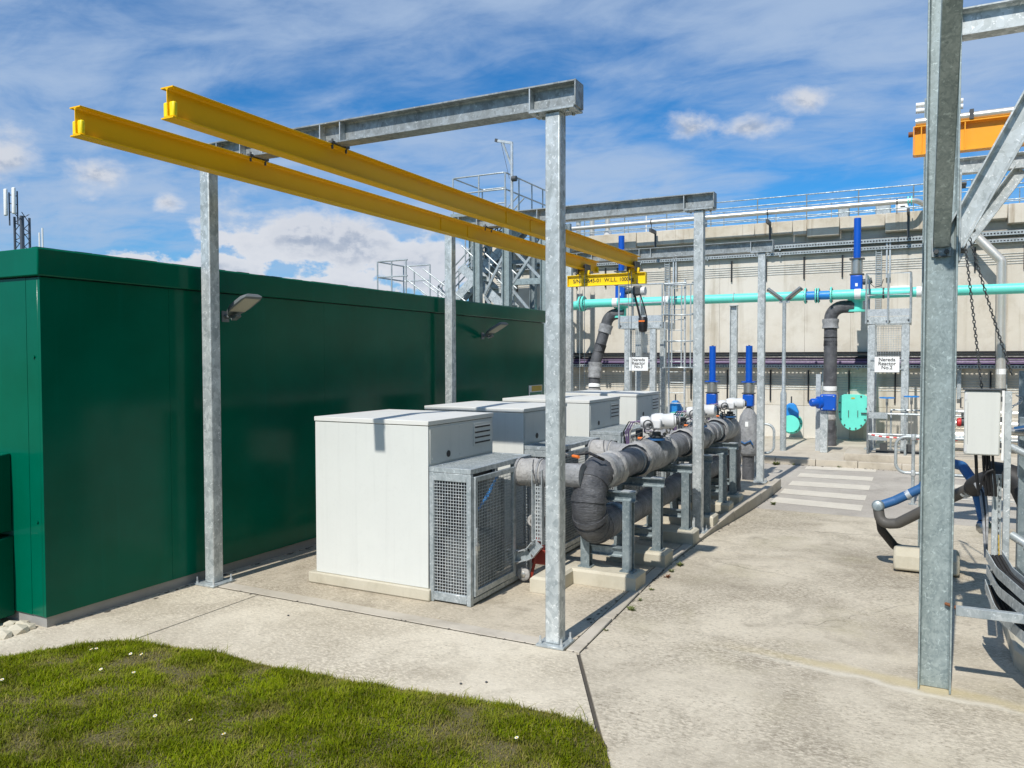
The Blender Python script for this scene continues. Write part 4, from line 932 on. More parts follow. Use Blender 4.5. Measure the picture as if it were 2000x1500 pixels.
lt = cable_tray(-13.0, 10, 23.97, 24.16, 2.12, .09, 'wide cable tray with purple cables along the tank wall', [('black_plastic', .03, .10), ('purple_cable', .035, .12), ('purple_cable', .03, .05), ('black_plastic', .04, .16), ('purple_cable', .03, .18), ('black_plastic', .04, .24)])
put(MB().box(-13, 10, 24.05, 24.16, 2.52, 2.575), 'upper_rail', 'black_plastic', lt)
put(MB().box(-13, 10, 23.975, 24.0, 2.25, 2.275).box(-13, 10, 23.98, 24.0, 2.36, 2.375), 'cable_bundle', 'purple_cable', lt, kind='stuff')
def conduits(z0, dz, n, xs, label, bars, zb0, zb1):
    t = thing('conduit_run', (-3, WY - .05, z0), label, 'conduits')
    for i in range(n): put(MB().cyl((xs[0], WY - .012, z0 + i * dz), (xs[1], WY - .012, z0 + i * dz), .0065, n=6), 'conduit', 'galv_thin', t)
    for x in bars: put(MB().box(x - .02, x + .02, WY - .05, WY - .004, zb0, zb1), 'fixing_rail', 'black_plastic', t)
conduits(4.84, .065, 5, (-13, 10), 'five thin conduits clipped across the upper tank wall', [-12.2, -11.2, -10.0, -9.0, -8.6, -6.0, -5.0, -4.0, -2.95, -1.93, .22, 1.3, 2.4, 3.5, 4.6], 4.68, 5.30)
conduits(1.50, .068, 6, (-13, 10), 'six thin conduits low on the tank wall', [-12.4, -11.4, -9.3, -7.95, -6.2, -5.1, -3.85, -2.80, -1.72, -.55, .62, 1.7, 2.8, 3.9], 1.15, 2.05)
for x, l in ((-1.0, 'vertical cable tray dropping beside the blue actuator tower on the right'), (-6.95, 'vertical cable tray dropping behind the yellow lifting beam')):
    t = thing('vertical_tray', (x, WY, 3.6), l, 'cable tray', 'vertical cable trays on the tank wall')
    for s in (-.07, .07): put(MB().box(x + s - .008, x + s + .008, WY - .12, WY - .06, 3.7, 5.35), 'side_rail', 'galv_thin', t)
    mb = MB()
    for i in range(30): mb.box(x - .062, x + .062, WY - .10, WY - .09, 3.72 + i * .054, 3.72 + i * .054 + .022)
    put(mb, 'rung', 'galv_thin', t, kind='stuff')
    put(MB().box(x + .18, x + .22, WY - .12, WY - .05, 4.6, 5.6).box(x + .26, x + .30, WY - .12, WY - .05, 4.6, 5.6), 'strut', 'galv_bright', t)
for x in (.98, 2.02, -2.38): # cable drops below the wide tray
    put(MB().box(x - .05, x + .05, WY - .10, WY - .05, .95 if x < 0 else 1.3, 2.1), 'cable_drop', 'galv_thin', None, bev=.004, label={.98: 'cable drop above the white junction box', 2.02: 'cable drop at the right edge of the wall', -2.38: 'cable drop left of the right lagged riser'}[x], cat='cable drop')
t = put(MB().box(-.70, -.22, WY - .16, WY - .01, 4.24, 4.36), 'cream_lamp', 'white_plate', None, bev=.015, label='cream strip lamp on the wall above the right platform', cat='lamp')

# ------------------------------------------------------------------ teal main
TY, TZ = 22.2, 4.04
def teal_main():
    t = thing('teal_pipe', (-3, TY, TZ), 'long turquoise pipe carried across the front of the tank', 'pipe')
    put(MB().cyl((-8.95, TY, TZ), (-2.66, TY, TZ), .125, n=24), 'pipe_length', 'teal', t); put(MB().cyl((-2.02, TY, TZ), (5, TY, TZ), .125, n=24), 'pipe_length', 'teal', t)
    put(MB().tube([(-8.98, TY, TZ), (-9.6, TY + .02, TZ - .10), (-10.6, TY + .1, TZ - .26), (-12.8, TY + .15, TZ - .45)], .125, 24), 'pipe_bend', 'teal', t)
    for x, r, w in ((-8.98, .23, .05), (-9.08, .23, .05), (-2.68, .21, .035), (-2.05, .21, .035), (-2.42, .20, .03), (-2.36, .20, .03)):
        f = put(MB().lathe((x, TY, TZ), (1, 0, 0), [(r, 0), (r, w)], 26), 'flange', 'teal', t, bev=.004)
        mb = MB()
        for k in range(12):
            a = 2 * math.pi * k / 12; mb.cyl((x - .02, TY + (r - .04) * math.cos(a), TZ + (r - .04) * math.sin(a)), (x + w + .02, TY + (r - .04) * math.cos(a), TZ + (r - .04) * math.sin(a)), .013, n=6)
        put(mb, 'flange_bolt', 'dark_steel', f, kind='stuff')
    put(MB().cyl((-2.66, TY, TZ), (-2.02, TY, TZ), .115, n=22), 'coupling', 'blue_light', t)
    for x in (-7.95, -6.42, -1.40, .02):
        put(MB().lathe_ring((x, TY, TZ), (1, 0, 0), [(.126, -.075), (.135, -.075), (.135, .075), (.126, .075)], 24), 'white_band', 'white_plate', t)
    for x in (-7.1, -6.0, -.8): put(MB().lathe_ring((x, TY, TZ), (1, 0, 0), [(.126, -.02), (.14, -.02), (.14, .02), (.126, .02)], 24), 'clamp', 'dark_steel' if x > -3 else 'teal', t)
    for x, l in ((-4.52, 'grey steel column under the middle of the turquoise pipe'), (3.2, 'grey steel column under the turquoise pipe at far right')):
        c = thing('pipe_column', (x, TY, .1), l, 'column')
        put(MB().ibeam((x, TY, .12), (x, TY, 3.83), .19, .17, .009, .012, (1, 0, 0)), 'shaft', 'galv', c); put(MB().box(x - .14, x + .14, TY - .13, TY + .13, .1, .12), 'base_plate', 'galv', c); put(MB().box(x - .11, x + .11, TY - .10, TY + .10, 3.831, 3.85), 'cap_plate', 'galv', c)
        put(MB().tube([(x, TY + .14 * math.cos(a), TZ + .14 * math.sin(a)) for a in np.linspace(-.6, math.pi + .6, 14)], .012, 6), 'u_bolt', 'galv_bright', c)
teal_main()
def tower(x, label):
    Y = 22.45
    t = thing('actuator_tower', (x, Y, 3.9), label, 'actuator', 'tall blue actuators on the turquoise pipe')
    put(MB().cyl((x, Y, 4.98), (x, Y, 6.02), .088, n=20), 'spindle_tube', 'blue', t, bev=.004)
    put(MB().lathe((x, Y, 4.58), (0, 0, 1), [(.135, 0), (.135, .37)], 22), 'collar', 'stainless', t); put(MB().box(x - .18, x + .18, Y - .15, Y + .15, 4.952, 4.982), 'collar_plate', 'dark_steel', t); put(MB().box(x - .17, x + .17, Y - .14, Y + .14, 4.548, 4.578), 'lower_plate', 'dark_steel', t)
    put(MB().box(x - .15, x + .14, Y - .14, Y + .12, 4.16, 4.545), 'gear_box', 'blue', t, bev=.03, seg=2); put(MB().box(x - .20, x + .18, Y - .16, Y + .14, 3.95, 4.155), 'valve_bonnet', 'blue', t, bev=.015)
    put(MB().cyl((x + .141, Y, 4.36), (x + .36, Y, 4.40), .075, n=16), 'motor', 'dark_steel', t); put(MB().box(x - .03, x + .03, Y - .149, Y - .142, 4.25, 4.33), 'data_plate', 'white_plate', t)
    put(MB().lathe((x, Y, 3.60), (0, 0, 1), [(.22, 0), (.22, .05), (.15, .06), (.15, .28), (.22, .29), (.22, .33)], 22), 'valve_body', 'teal', t)
    put(MB().tube([(x + .30, Y, 4.34), (x + .42, Y - .02, 4.22), (x + .58, Y, 4.26), (x + .62, Y + .1, 4.42)], .010, 6), 'cable', 'black_plastic', t)
tower(-1.44, 'tall blue actuator tower behind the right access platform'); tower(-7.86, 'tall blue actuator tower behind the yellow lifting beam')
def riser(pts, x, label, jackets, ty):
    t = thing('lagged_riser', (pts[-1][0], pts[-1][1], .1), label, 'pipe', 'dark lagged riser pipes')
    P = path(pts, .32, 8); put(MB().tube(P, .165, 22), 'riser', 'lag_dark', t, smooth=80)
    for (p, q, m, r) in jackets: put(run(MB(), p, q, r, .014, 22, .05), 'jacket', m, t, smooth=80)
    return t
riser([(-1.5, 22.45, 3.74), (-2.06, 22.4, 3.74), (-2.05, 22.35, 2.4), (-2.06, 22.3, .1)], -2, 'dark lagged riser pipe on the right, left of the right platform', [((-2.06, 22.39, 3.42), (-2.06, 22.38, 3.18), 'lag_grey', .20), ((-2.05, 22.33, 1.66), (-2.05, 22.33, 1.54), 'white_plate', .170), ((-2.05, 22.33, 1.52), (-2.06, 22.32, 1.05), 'lag_pale', .205), ((-2.055, 22.37, 2.95), (-2.055, 22.37, 2.62), 'black_plastic', .168), ((-2.06, 22.31, .92), (-2.06, 22.31, .76), 'lag_pale', .169), ((-2.06, 22.31, .62), (-2.06, 22.31, .1), 'lag_dark', .19)], 0)
riser([(-7.75, 22.45, 3.72), (-8.22, 22.4, 3.72), (-8.60, 22.2, 2.2), (-8.60, 22.1, .1)], -8, 'dark lagged riser pipe on the left, leaning below the lifting beam', [((-8.29, 22.36, 3.40), (-8.35, 22.33, 3.16), 'lag_grey', .20), ((-8.58, 22.21, 2.28), (-8.60, 22.18, 1.82), 'lag_grey', .20), ((-8.60, 22.17, 1.66), (-8.60, 22.16, 1.54), 'white_plate', .170), ((-8.60, 22.15, 1.50), (-8.60, 22.13, 1.1), 'lag_pale', .20), ((-8.44, 22.29, 2.82), (-8.50, 22.26, 2.58), 'black_plastic', .168)], 0)

# ------------------------------------------------------------------ access platforms with reactor signs
def platform(x0, x1, lx, num, label):
    Y0, Y1 = 20.80, 22.0
    t = thing('access_platform', ((x0 + x1) / 2, 21.3, .1), label, 'platform', 'valve access platforms')
    for x in lx:
        for y in (Y0 + .1, Y1 - .15):
            p = put(MB().box(x - .08, x + .08, y - .08, y + .08, .22, 3.20), 'leg', 'galv', t, bev=.01); put(MB().box(x - .13, x + .13, y - .13, y + .13, .2, .22), 'base_plate', 'galv_thin', p)
    put(MB().box(x0, x1, Y0, Y0 + .06, 3.21, 3.38), 'edge_channel', 'galv', t, bev=.004); put(MB().box(x0, x1, Y1 - .06, Y1, 3.21, 3.38), 'edge_channel', 'galv', t, bev=.004)
    put(MB().box(x0, x0 + .06, Y0 + .061, Y1 - .061, 3.21, 3.38), 'side_channel', 'galv', t); put(MB().box(x1 - .06, x1, Y0 + .061, Y1 - .061, 3.21, 3.38), 'side_channel', 'galv', t)
    mb = MB(); n = int((x1 - x0 - .12) / .04)
    for i in range(n): mb.box(x0 + .06 + i * .04, x0 + .06 + i * .04 + .005, Y0 + .062, Y1 - .062, 3.35, 3.379)
    put(mb, 'grating', 'galv_thin', t, kind='stuff')
    put(MB().box(x0 + .03, x1 - .03, Y0 - .008, Y0 - .001, 3.392, 3.56), 'toe_board', 'galv_bright', t)
    xm = (x0 + x1) / 2
    for x in (x0 + .02, xm, x1 - .02): put(MB().cyl((x, Y0 - .03, 3.22), (x, Y0 - .03, 4.40), .024, n=8), 'stanchion', 'galv_thin', t)
    for x in (x0 + .02, x1 - .02): put(MB().cyl((x, Y1 - .03, 3.38), (x, Y1 - .03, 4.40), .024, n=8), 'stanchion', 'galv_thin', t)
    for z in (4.40, 3.90):
        put(MB().tube([(x0 + .02, Y1 - .03, z), (x0 + .02, Y0 - .03, z), (x1 - .02, Y0 - .03, z), (x1 - .02, Y1 - .03, z)], .022, 8), 'rail', 'galv_thin', t)
    mb = MB(); bolts(mb, [(xm - .03, Y0, 3.27), (xm + .03, Y0, 3.27), (x0 + .06, Y0, 3.29), (x1 - .06, Y0, 3.29)], (0, -1, 0), .022, .02); put(mb, 'bolt', 'dark_steel', t, kind='stuff')
    put(wires(MB(), (lx[0] + .09, Y0 + .16, 2.2), (lx[1] - lx[0] - .18, 0, 0), (0, 0, .95), 10, 18, .008), 'mesh_screen', 'galv_thin', t, kind='stuff')
    sx = (lx[0] + lx[1]) / 2 - .02
    s = put(MB().box(sx - .268, sx + .268, Y0 - .012, Y0 - .002, 2.06, 2.43), 'reactor_sign', 'white_plate', None, label=f'white lettered sign under the {"right" if num == 2 else "left"} access platform, reading No.{num}', cat='sign', group='reactor number signs', bev=.002)
    lettering(f'Nereda\nReactor\nNo.{num}', .118, face_cam(sx, Y0 - .0145, 2.262), 'black_text', s, spacing=.80)
    put(MB().box(sx - .36, sx + .36, Y0 - .001, Y0 + .018, 2.34, 2.37).box(sx - .36, sx + .36, Y0 - .001, Y0 + .018, 2.12, 2.15), 'sign_bracket', 'galv_thin', t, kind='stuff')
platform(-1.14, -.15, (-1.0, -.27), 2, 'right access platform, the one above the No.2 sign')
platform(-7.36, -6.10, (-7.12, -6.40), 3, 'left access platform, the one above the No.3 sign')
def ladder():
    t = thing('caged_ladder', (-5.7, 21.3, .1), 'grey caged ladder at the right end of the left platform', 'ladder')
    y = 20.95
    for x in (-5.98, -5.55): put(MB().box(x - .02, x + .02, y - .035, y + .035, .1, 4.5), 'stringer', 'galv_bright', t)
    for i in range(15): put(MB().cyl((-5.98, y, .35 + i * .28), (-5.55, y, .35 + i * .28), .012, n=6), 'rung', 'galv_thin', t)
    for z in (2.15, 2.85, 3.55, 4.35):
        put(MB().tube([(-5.66 + .44 * math.sin(a) + .10, y - .10 - .38 * (1 - math.cos(a)) * .95, z) for a in np.linspace(-math.pi * .62 + .2, math.pi * .62 + .2, 12)], .020, 6), 'hoop', 'galv_thin', t)
    for a in np.linspace(-1.3, 1.7, 6): put(MB().box(-5.57 + .44 * math.sin(a) - .018, -5.57 + .44 * math.sin(a) + .018, y - .115 - .36 * (1 - math.cos(a)), y - .105 - .36 * (1 - math.cos(a)), 2.14, 4.36), 'cage_strap', 'galv_thin', t)
    put(MB().cyl((-6.1, 20.9, 4.40), (-5.5, 20.9, 4.40), .022, n=8), 'grab_rail', 'galv_thin', t)
ladder()
put(MB().box(-1.5, 1.4, 19.78, 21.25, .02, .20), 'platform_plinth', 'conc_kerb', None, bev=.015, label='low pale concrete plinth under the right platform', cat='plinth')
put(MB().box(-8.0, -5.4, 20.5, 22.3, .08, .20), 'platform_plinth', 'conc_kerb', None, bev=.015, label='low concrete plinth under the left platform', cat='plinth')

# ------------------------------------------------------------------ valves and rails at the foot of the wall
def gate_valve(x, label):
    Y = 23.5; t = thing('wall_valve', (x, Y, .3), label, 'valve', 'blue and turquoise valves at the wall foot')
    put(MB().lathe((x, Y, .56), (0, -1, 0), [(.30, 0), (.30, .05), (.16, .06), (.16, .18), (.24, .19), (.24, .23)], 26), 'body_flange', 'teal', t)
    put(MB().prof((x, Y - .16, .86), (x, Y + .02, .86), [(-.20, -.14), (.20, -.14), (.20, .04), (.12, .22), (.05, .27), (-.05, .27), (-.12, .22), (-.20, .04)]), 'bonnet', 'blue_light', t, bev=.02, seg=2)
    put(MB().cyl((x, Y - .07, 1.1), (x, Y - .07, 1.32), .02, n=8), 'stem', 'dark_steel', t)
    mb = MB()
    for k in range(12): a = 2 * math.pi * k / 12; mb.cyl((x + .265 * math.cos(a), Y - .05, .56 + .265 * math.sin(a)), (x + .265 * math.cos(a), Y - .075, .56 + .265 * math.sin(a)), .016, n=6)
    put(mb, 'flange_bolt', 'dark_steel', t, kind='stuff')
gate_valve(-6.48, 'blue and turquoise valve at the wall foot, left of the middle gantry post'); gate_valve(-3.16, 'blue and turquoise valve behind the twin lamp column')
def cover():
    x, Y = -1.55, 23.3; t = thing('inspection_cover', (x, Y, .4), 'large rounded turquoise inspection cover on the wall', 'cover')
    poly = [(.37 * math.cos(a), (.50 if math.sin(a) < 0 else .30) * math.sin(a) + (0 if math.sin(a) < 0 else .12)) for a in np.linspace(-math.pi, 0, 22)] + [(.37, .30), (.33, .44), (.22, .48), (-.24, .48), (-.34, .42), (-.37, .28)]
    put(MB().prof((x, Y, .93), (x, Y + .07, .93), [(-a, b) for a, b in poly]), 'plate', 'teal', t, bev=.008)
    put(MB().prof((x, Y + .071, .93), (x, Y + .9, .93), [(-a * .92, b * .92) for a, b in poly]), 'chamber', 'teal', t)
    mb = MB(); bolts(mb, [(x + a * .9, Y, .93 + b * .9) for a, b in poly[::3]], (0, -1, 0), .022, .022); put(mb, 'bolt', 'dark_steel', t, kind='stuff')
    for dx in (-.11, .12): put(MB().box(x + dx - .008, x + dx + .008, Y - .03, Y - .003, .80, .98), 'handle', 'dark_steel', t)
    put(MB().box(x + .2, x + .42, Y - .05, Y - .02, .90, .925), 'latch', 'dark_steel', t); put(MB().box(x - .05, x + .04, Y - .006, Y - .002, 1.29, 1.33), 'tag', 'sign_yellow', t)
cover()
t = thing('valve_post', (-2.05, 20.6, .1), 'grey steel posts holding a blue gear motor beside the riser', 'valve post')
put(MB().box(-2.10, -1.93, 20.52, 20.66, .1, 1.12), 'post', 'galv', t, bev=.006); put(MB().box(-2.24, -2.13, 20.86, 21.0, .1, 2.0), 'rear_post', 'galv_bright', t)
put(MB().box(-2.10, -1.74, 20.42, 20.70, 1.13, 1.52), 'gear_case', 'blue', t, bev=.03, seg=2); put(MB().lathe((-2.10, 20.50, 1.32), (-.8, -.6, 0), [(.15, 0), (.15, .06), (.10, .08), (.10, .22), (.08, .25)], 18), 'motor', 'blue', t)
mb = MB(); bolts(mb, [(-2.05, 20.42, 1.48), (-1.79, 20.42, 1.48), (-1.79, 20.42, 1.17), (-2.05, 20.42, 1.17)], (0, -1, 0), .016, .012); put(mb, 'bolt', 'galv_bright', t, kind='stuff')

q = rail_run('guard_rail', [(-1.0, 21.05, .2), (-1.0, 19.88, .2), (1.3, 19.88, .2)], .93, (.93, .46), 'low tube guard rail in front of the right platform', spacing=.72, r=.024)
q2 = rail_run('guard_rail', [(-.55, 20.75, .2), (1.3, 20.75, .2)], .97, (.97, .36), 'rear tube guard rail behind the blue handwheels', spacing=.8, r=.02)
put(MB().box(-.99, -.60, 19.83, 19.85, 1.02, 1.16), 'grey_panel', 'galv_thin', q); put(MB().box(-.99, -.60, 19.83, 19.85, .52, .66), 'grey_panel', 'galv_thin', q)
ch = thing('barrier_chain', (-1.0, 19.84, .6), 'red and white plastic barrier chain along the low guard rail', 'chain')
pts = sag((-1.0, 19.84, .66), (-.1, 19.84, .62), .04, 12) + sag((-.1, 19.84, .62), (.8, 19.84, .60), .05, 12)[1:]
for i in range(len(pts) - 1): put(MB().cyl(pts[i], pts[i + 1], .02, n=6), 'link', 'red_mark' if i % 2 else 'white_tube', ch)
for x, z, l in ((-.63, 1.47, 'blue handwheel on a tall spindle, left of the pair'), (-.12, 1.51, 'blue handwheel on a tall spindle, right of the pair')):
    w = thing('handwheel', (x, 20.4, .2), l, 'handwheel', 'blue handwheels on spindles')
    put(MB().lathe_ring((x, 20.4, z), (0, 0, 1), [(.13, -.012), (.165, -.012), (.165, .014), (.13, .014)], 22), 'rim', 'blue_light', w)
    for k in range(4): put(MB().bar((x, 20.4, z), (x + .14 * math.cos(k * math.pi / 2 + .4), 20.4 + .14 * math.sin(k * math.pi / 2 + .4), z), .018, .012), 'spoke', 'blue_light', w)
    put(MB().cyl((x, 20.4, .2), (x, 20.4, z - .05), .016, n=8).cyl((x, 20.4, z - .18), (x, 20.4, z + .02), .03, n=10), 'spindle', 'stainless', w)
    put(MB().box(x - .22, x + .22, 20.25, 20.55, .203, .24).box(x - .14, x + .02, 20.3, 20.5, .24, .40), 'floor_bracket', 'dark_steel', w)

# ------------------------------------------------------------------ twin lamp column, hoop barriers, blue spindle valves
def lamp():
    x, y = -2.96, 20.55; t = thing('lamp_column', (x, y, .1), 'slim grey lamp column with two upturned lamp heads', 'lamp')
    put(MB().lathe((x, y, .1), (0, 0, 1), [(.075, 0), (.075, 1.42), (.045, 1.50), (.045, 3.66)], 16), 'pole', 'galv_thin', t)
    put(MB().box(x - .12, x + .12, y - .03, y + .03, 3.76, 3.82), 'cross_arm', 'galv_thin', t)
    for s, c in ((-1, 'l'), (1, 'r')):
        d = Vector((s * .78, -.1, .62)).normalized(); u = Vector((-s * .55, .25, .60)); u = (u - d * u.dot(d)).normalized(); a = Vector((x + s * .07, y, 3.83)); mb = MB()
        mb.prof(a, a + d * .44, [(-.085, -.012), (.085, -.012), (.095, .02), (.06, .06), (-.06, .06), (-.095, .02)], u); h = put(mb, 'lamp_head', 'lamp_grey', t, bev=.012, seg=2)
        put(MB().prof(a + d * .10 - u * .0135, a + d * .40 - u * .0135, [(-.06, -.003), (.06, -.003), (.06, .003), (-.06, .003)], u), 'lens', 'lamp_lens', h)
lamp()
def hoop(name, pts, r, label, posts):
    t = thing(name, pts[0], label, 'hoop barrier', 'tubular hoop barriers by the road'); put(MB().tube(path(pts, .16, 6), r, 10), 'hoop', 'galv_thin', t)
    for (x, y, z0, z1) in posts:
        put(MB().cyl((x, y, z0), (x, y, z1), r * 1.08, n=10), 'post', 'galv_thin', t); put(MB().lathe((x, y, z0), (0, 0, 1), [(.07, 0), (.07, .012)], 14), 'foot_flange', 'galv_thin', t)
        for z in (pts[0][2], pts[-1][2]): put(MB().lathe((x, y, z - .05), (0, 0, 1), [(.036, 0), (.045, .03), (.045, .07), (.036, .10)], 12), 'clamp', 'galv_bright', t)
hoop('hoop_barrier', [(2.4, 15.2, 1.04), (-.32, 15.2, 1.04), (-.32, 15.2, .42), (2.4, 15.2, .42)], .027, 'galvanised hoop barrier behind the big right column', [(-.05, 15.2, -.12, 1.04), (1.3, 15.2, -.12, 1.04)])
hoop('hoop_barrier', [(-4.6, 17.6, .98), (-2.72, 17.6, .98), (-2.72, 17.6, .36), (-4.6, 17.6, .36)], .027, 'galvanised hoop barrier behind the farthest gantry post', [(-3.1, 17.6, -.12, .98), (-4.4, 17.6, -.12, .98)])
def spindle(x, y, label, dome=False):
    t = thing('spindle_valve', (x, y, 0), label, 'valve', 'blue spindle valves behind the header')
    put(MB().cyl((x, y, 1.93), (x, y, 2.65), .066, n=18), 'spindle_tube', 'blue', t, bev=.004); put(MB().cyl((x, y, 2.65), (x, y, 2.665), .02, n=10), 'tip', 'dark_steel', t)
    put(MB().cyl((x, y, 1.70), (x, y, 1.905), .105, n=20), 'collar', 'stainless', t); put(MB().box(x - .13, x + .13, y - .11, y + .11, 1.906, 1.928), 'collar_plate', 'blue', t); put(MB().box(x - .12, x + .12, y - .11, y + .11, 1.676, 1.698), 'lower_plate', 'dark_steel', t)
    put(MB().box(x - .11, x + .10, y - .10, y + .10, 1.42, 1.674), 'gear_box', 'blue', t, bev=.025, seg=2)
    if dome:
        put(MB().lathe((x, y, .42), (0, 0, 1), [(.15, 0), (.19, .06), (.20, .2), (.20, .62), (.17, .80), (.10, .92), (.05, .97)], 24), 'lagged_body', 'lag_grey', t, smooth=80); put(MB().cyl((x, y, -.1), (x, y, .42), .12, n=18), 'stub_pipe', 'lag_dark', t)
        put(MB().box(x - .03, x + .03, y - .205, y - .198, 1.02, 1.12), 'tag', 'white_plate', t); put(MB().tube([(x - .14, y - .17, .72), (x - .03, y - .23, .68), (x + .08, y - .22, .74), (x + .12, y - .2, .66)], .018, 6), 'blue_lead', 'blue_hose', t)
        put(MB().cyl((x, y, 1.36), (x, y, 1.42), .05, n=12), 'stem', 'dark_steel', t)
    else: put(MB().cyl((x, y, 0), (x, y, 1.42), .13, n=18), 'stub_pipe', 'lag_grey', t)
spindle(-3.80, 16.55, 'blue spindle valve, left of the two beside the pipe column'); spindle(-3.05, 16.5, 'blue spindle valve with domed lagged body, right of the two', True)

# ------------------------------------------------------------------ silver downpipe and pipe stack right of the column
t = thing('downpipe', (1.88, 23.6, 1.6), 'silver downpipe with an offset bend at the right of the wall', 'pipe')
put(MB().tube(path([(.9, 23.75, 6.0), (1.86, 23.6, 4.85), (1.88, 23.6, 1.62)], .14, 6), .115, 18), 'pipe', 'silver_pipe', t)
put(MB().lathe((1.88, 23.6, 1.5), (0, 0, 1), [(.17, 0), (.17, .05), (.13, .06), (.13, .12)], 18), 'flange', 'dark_steel', t); put(MB().cyl((1.88, 23.6, .1), (1.88, 23.6, 1.5), .12, n=16), 'lower_pipe', 'silver_pipe', t)
put(MB().cyl((1.88, 23.6, 1.98), (1.88, 23.6, 2.12), .117, n=18), 'white_band', 'white_plate', t)
for k, (z, r) in enumerate(((1.06, .09), (.78, .13), (.48, .16))):
    p = thing('wall_pipe', (.9, 22.2, z - r), ('upper', 'middle', 'lower')[k] + ' of three silver pipes stacked behind the junction box', 'pipe', 'silver pipes behind the junction box')
    put(MB().cyl((.35, 22.2, z), (2.2, 22.2, z), r, n=18), 'pipe', 'silver_pipe', p)
    if k == 1: put(MB().lathe((.55, 22.2, z), (1, 0, 0), [(r + .09, 0), (r + .09, .05)], 18), 'flange', 'red_mark', p)

# ================================================================== RIGHT-HAND GANTRY
GY = 6.37
def big_column(Y, label, near=True):
    t = thing('gantry_column', (.135, Y, 0), label, 'gantry', 'galvanised frames of the right gantry')
    put(MB().ibeam((.135, Y + .10, .004), (.135, Y + .10, 5.6), .212, .20, .011, .013, (1, 0, 0)), 'column', 'galv_column', t, bev=.002)
    put(MB().ibeam((.245, Y + .10, 4.74), (4.6, Y + .10, 4.74), .19, .13, .009, .012), 'cross_beam', 'galv', t, bev=.001)
    ka, kb = ((.20, 3.20), (.915, 4.64)) if near else ((.36, 3.62), (1.06, 4.64))
    put(MB().ibeam((ka[0], Y + .10, ka[1]), (kb[0], Y + .10, kb[1]), .16, .15, .009, .012, (-1, 0, .5)), 'knee_brace', 'galv', t, bev=.001)
    put(MB().box(.2425, .256, Y + .02, Y + .19, 3.08, 3.72), 'brace_plate', 'galv_thin', t, bev=.002)
    mb = MB(); bolts(mb, [(.256, Y + .05, 3.16), (.256, Y + .05, 3.62), (.256, Y + .15, 3.16), (.256, Y + .15, 3.62)], (1, 0, 0), .016, .03); put(mb, 'brace_bolt', 'dark_steel', t, kind='stuff')
    if near:
        # knee brace towards the camera side, bolted to the web; its shaded underside faces the viewer
        put(MB().prof((.138, Y + .066, 3.20), (.150, Y - 1.50, 4.86), [(-.055, -.025), (.055, -.025), (.055, .025), (-.055, .025)], (0, .7, .7)), 'front_brace', 'galv_column', t, bev=.006)
        put(MB().box(.075, .20, Y + .076, Y + .092, 3.12, 3.26), 'brace_shoe', 'galv_thin', t, bev=.003)
        mb = MB(); bolts(mb, [(.105, Y + .075, 3.155), (.170, Y + .075, 3.155)], (0, -1, 0), .017, .045); put(mb, 'shoe_bolt', 'dark_steel', t, kind='stuff')
        put(MB().box(.10, .175, Y + .055, Y + .075, 3.118, 3.128), 'shoe_lip', 'dark_steel', t)
        put(MB().cyl((.255, Y + .05, .62), (.285, Y + .05, .62), .014, n=6).cyl((.20, Y + .08, .63), (.235, Y + .05, .63), .012, n=6), 'strut_bolt', 'rust', t, kind='stuff')
        put(MB().bar((.262, Y + .05, .60), (2.2, Y + .16, .575), .05, .065), 'side_strut', 'galv_thin', t, bev=.003)
    return t
big_column(GY, 'large galvanised column with knee braces at the right, nearest frame')
big_column(11.1, 'rear frame of the right gantry, behind the large column', False)
def orange():
    Y = 10.0; t = thing('crane_beam', (1.5, Y, 4.65), 'orange crane beam with a rail pipe on top at upper right', 'crane beam')
    put(MB().ibeam((-.07, Y, 4.81), (4.4, Y, 4.81), .32, .13, .010, .014), 'beam', 'orange_beam', t); put(MB().box(-.082, -.072, Y - .065, Y + .065, 4.655, 4.965), 'end_plate', 'orange_beam', t)
    for x in (.0, .30, .42, 1.2): put(MB().box(x - .006, x + .006, Y - .062, Y - .0055, 4.667, 4.953), 'stiffener', 'orange_beam', t)
    put(MB().cyl((-.06, Y - .02, 5.02), (4.4, Y - .02, 5.02), .042, n=14), 'rail_pipe', 'silver_pipe', t)
    put(MB().box(.30, .36, Y - .075, Y + .03, 4.975, 5.09).box(.46, .50, Y - .075, Y + .03, 4.975, 5.08), 'cable_clip', 'dark_steel', t, kind='stuff')
    put(MB().cyl((-.13, Y - .03, 4.89), (-.083, Y - .03, 4.89), .03, n=12), 'buffer', 'rust', t)
orange()
t = thing('floodlight_bar', (.2, 12, 5.7), 'pair of white tubes projecting either side of the big column', 'light bar')
for z in (5.70, 5.775): put(MB().cyl((-.07, 12, z), (.48, 12.0, z - .015), .033, n=14), 'tube', 'white_tube', t)
put(MB().box(.05, .35, 12.0, 12.05, 5.62, 5.85), 'mount', 'galv_thin', t)
def chain(p, q, label, d=.04, L=.044):
    t = thing('hanging_chain', q, label, 'chain', 'steel chains hanging beside the right gantry'); mb = MB(); n = int((Vector(q) - Vector(p)).length / (L * .78)); pts = sag(p, q, d, n)
    for i in range(n):
        a, b = pts[i], pts[i + 1]; c = (a + b) / 2; u = (b - a).normalized(); s = u.cross(Vector((0, 1, 0)) if i % 2 else Vector((1, .3, 0))).normalized()
        mb.tube([c + u * (L * .5 * math.cos(k * math.pi / 4)) + s * (L * .26 * math.sin(k * math.pi / 4)) for k in range(8)], .0048, 5, closed=True)
    put(mb, 'links', 'dark_steel', t, kind='stuff')
chain((.38, 8.9, 3.62), (.56, 8.9, 2.05), 'left hanging chain, ending above the junction box', .0)
chain((.42, 8.9, 3.60), (.80, 8.9, 2.24), 'right hanging chain, slanting towards the strut posts', .03)
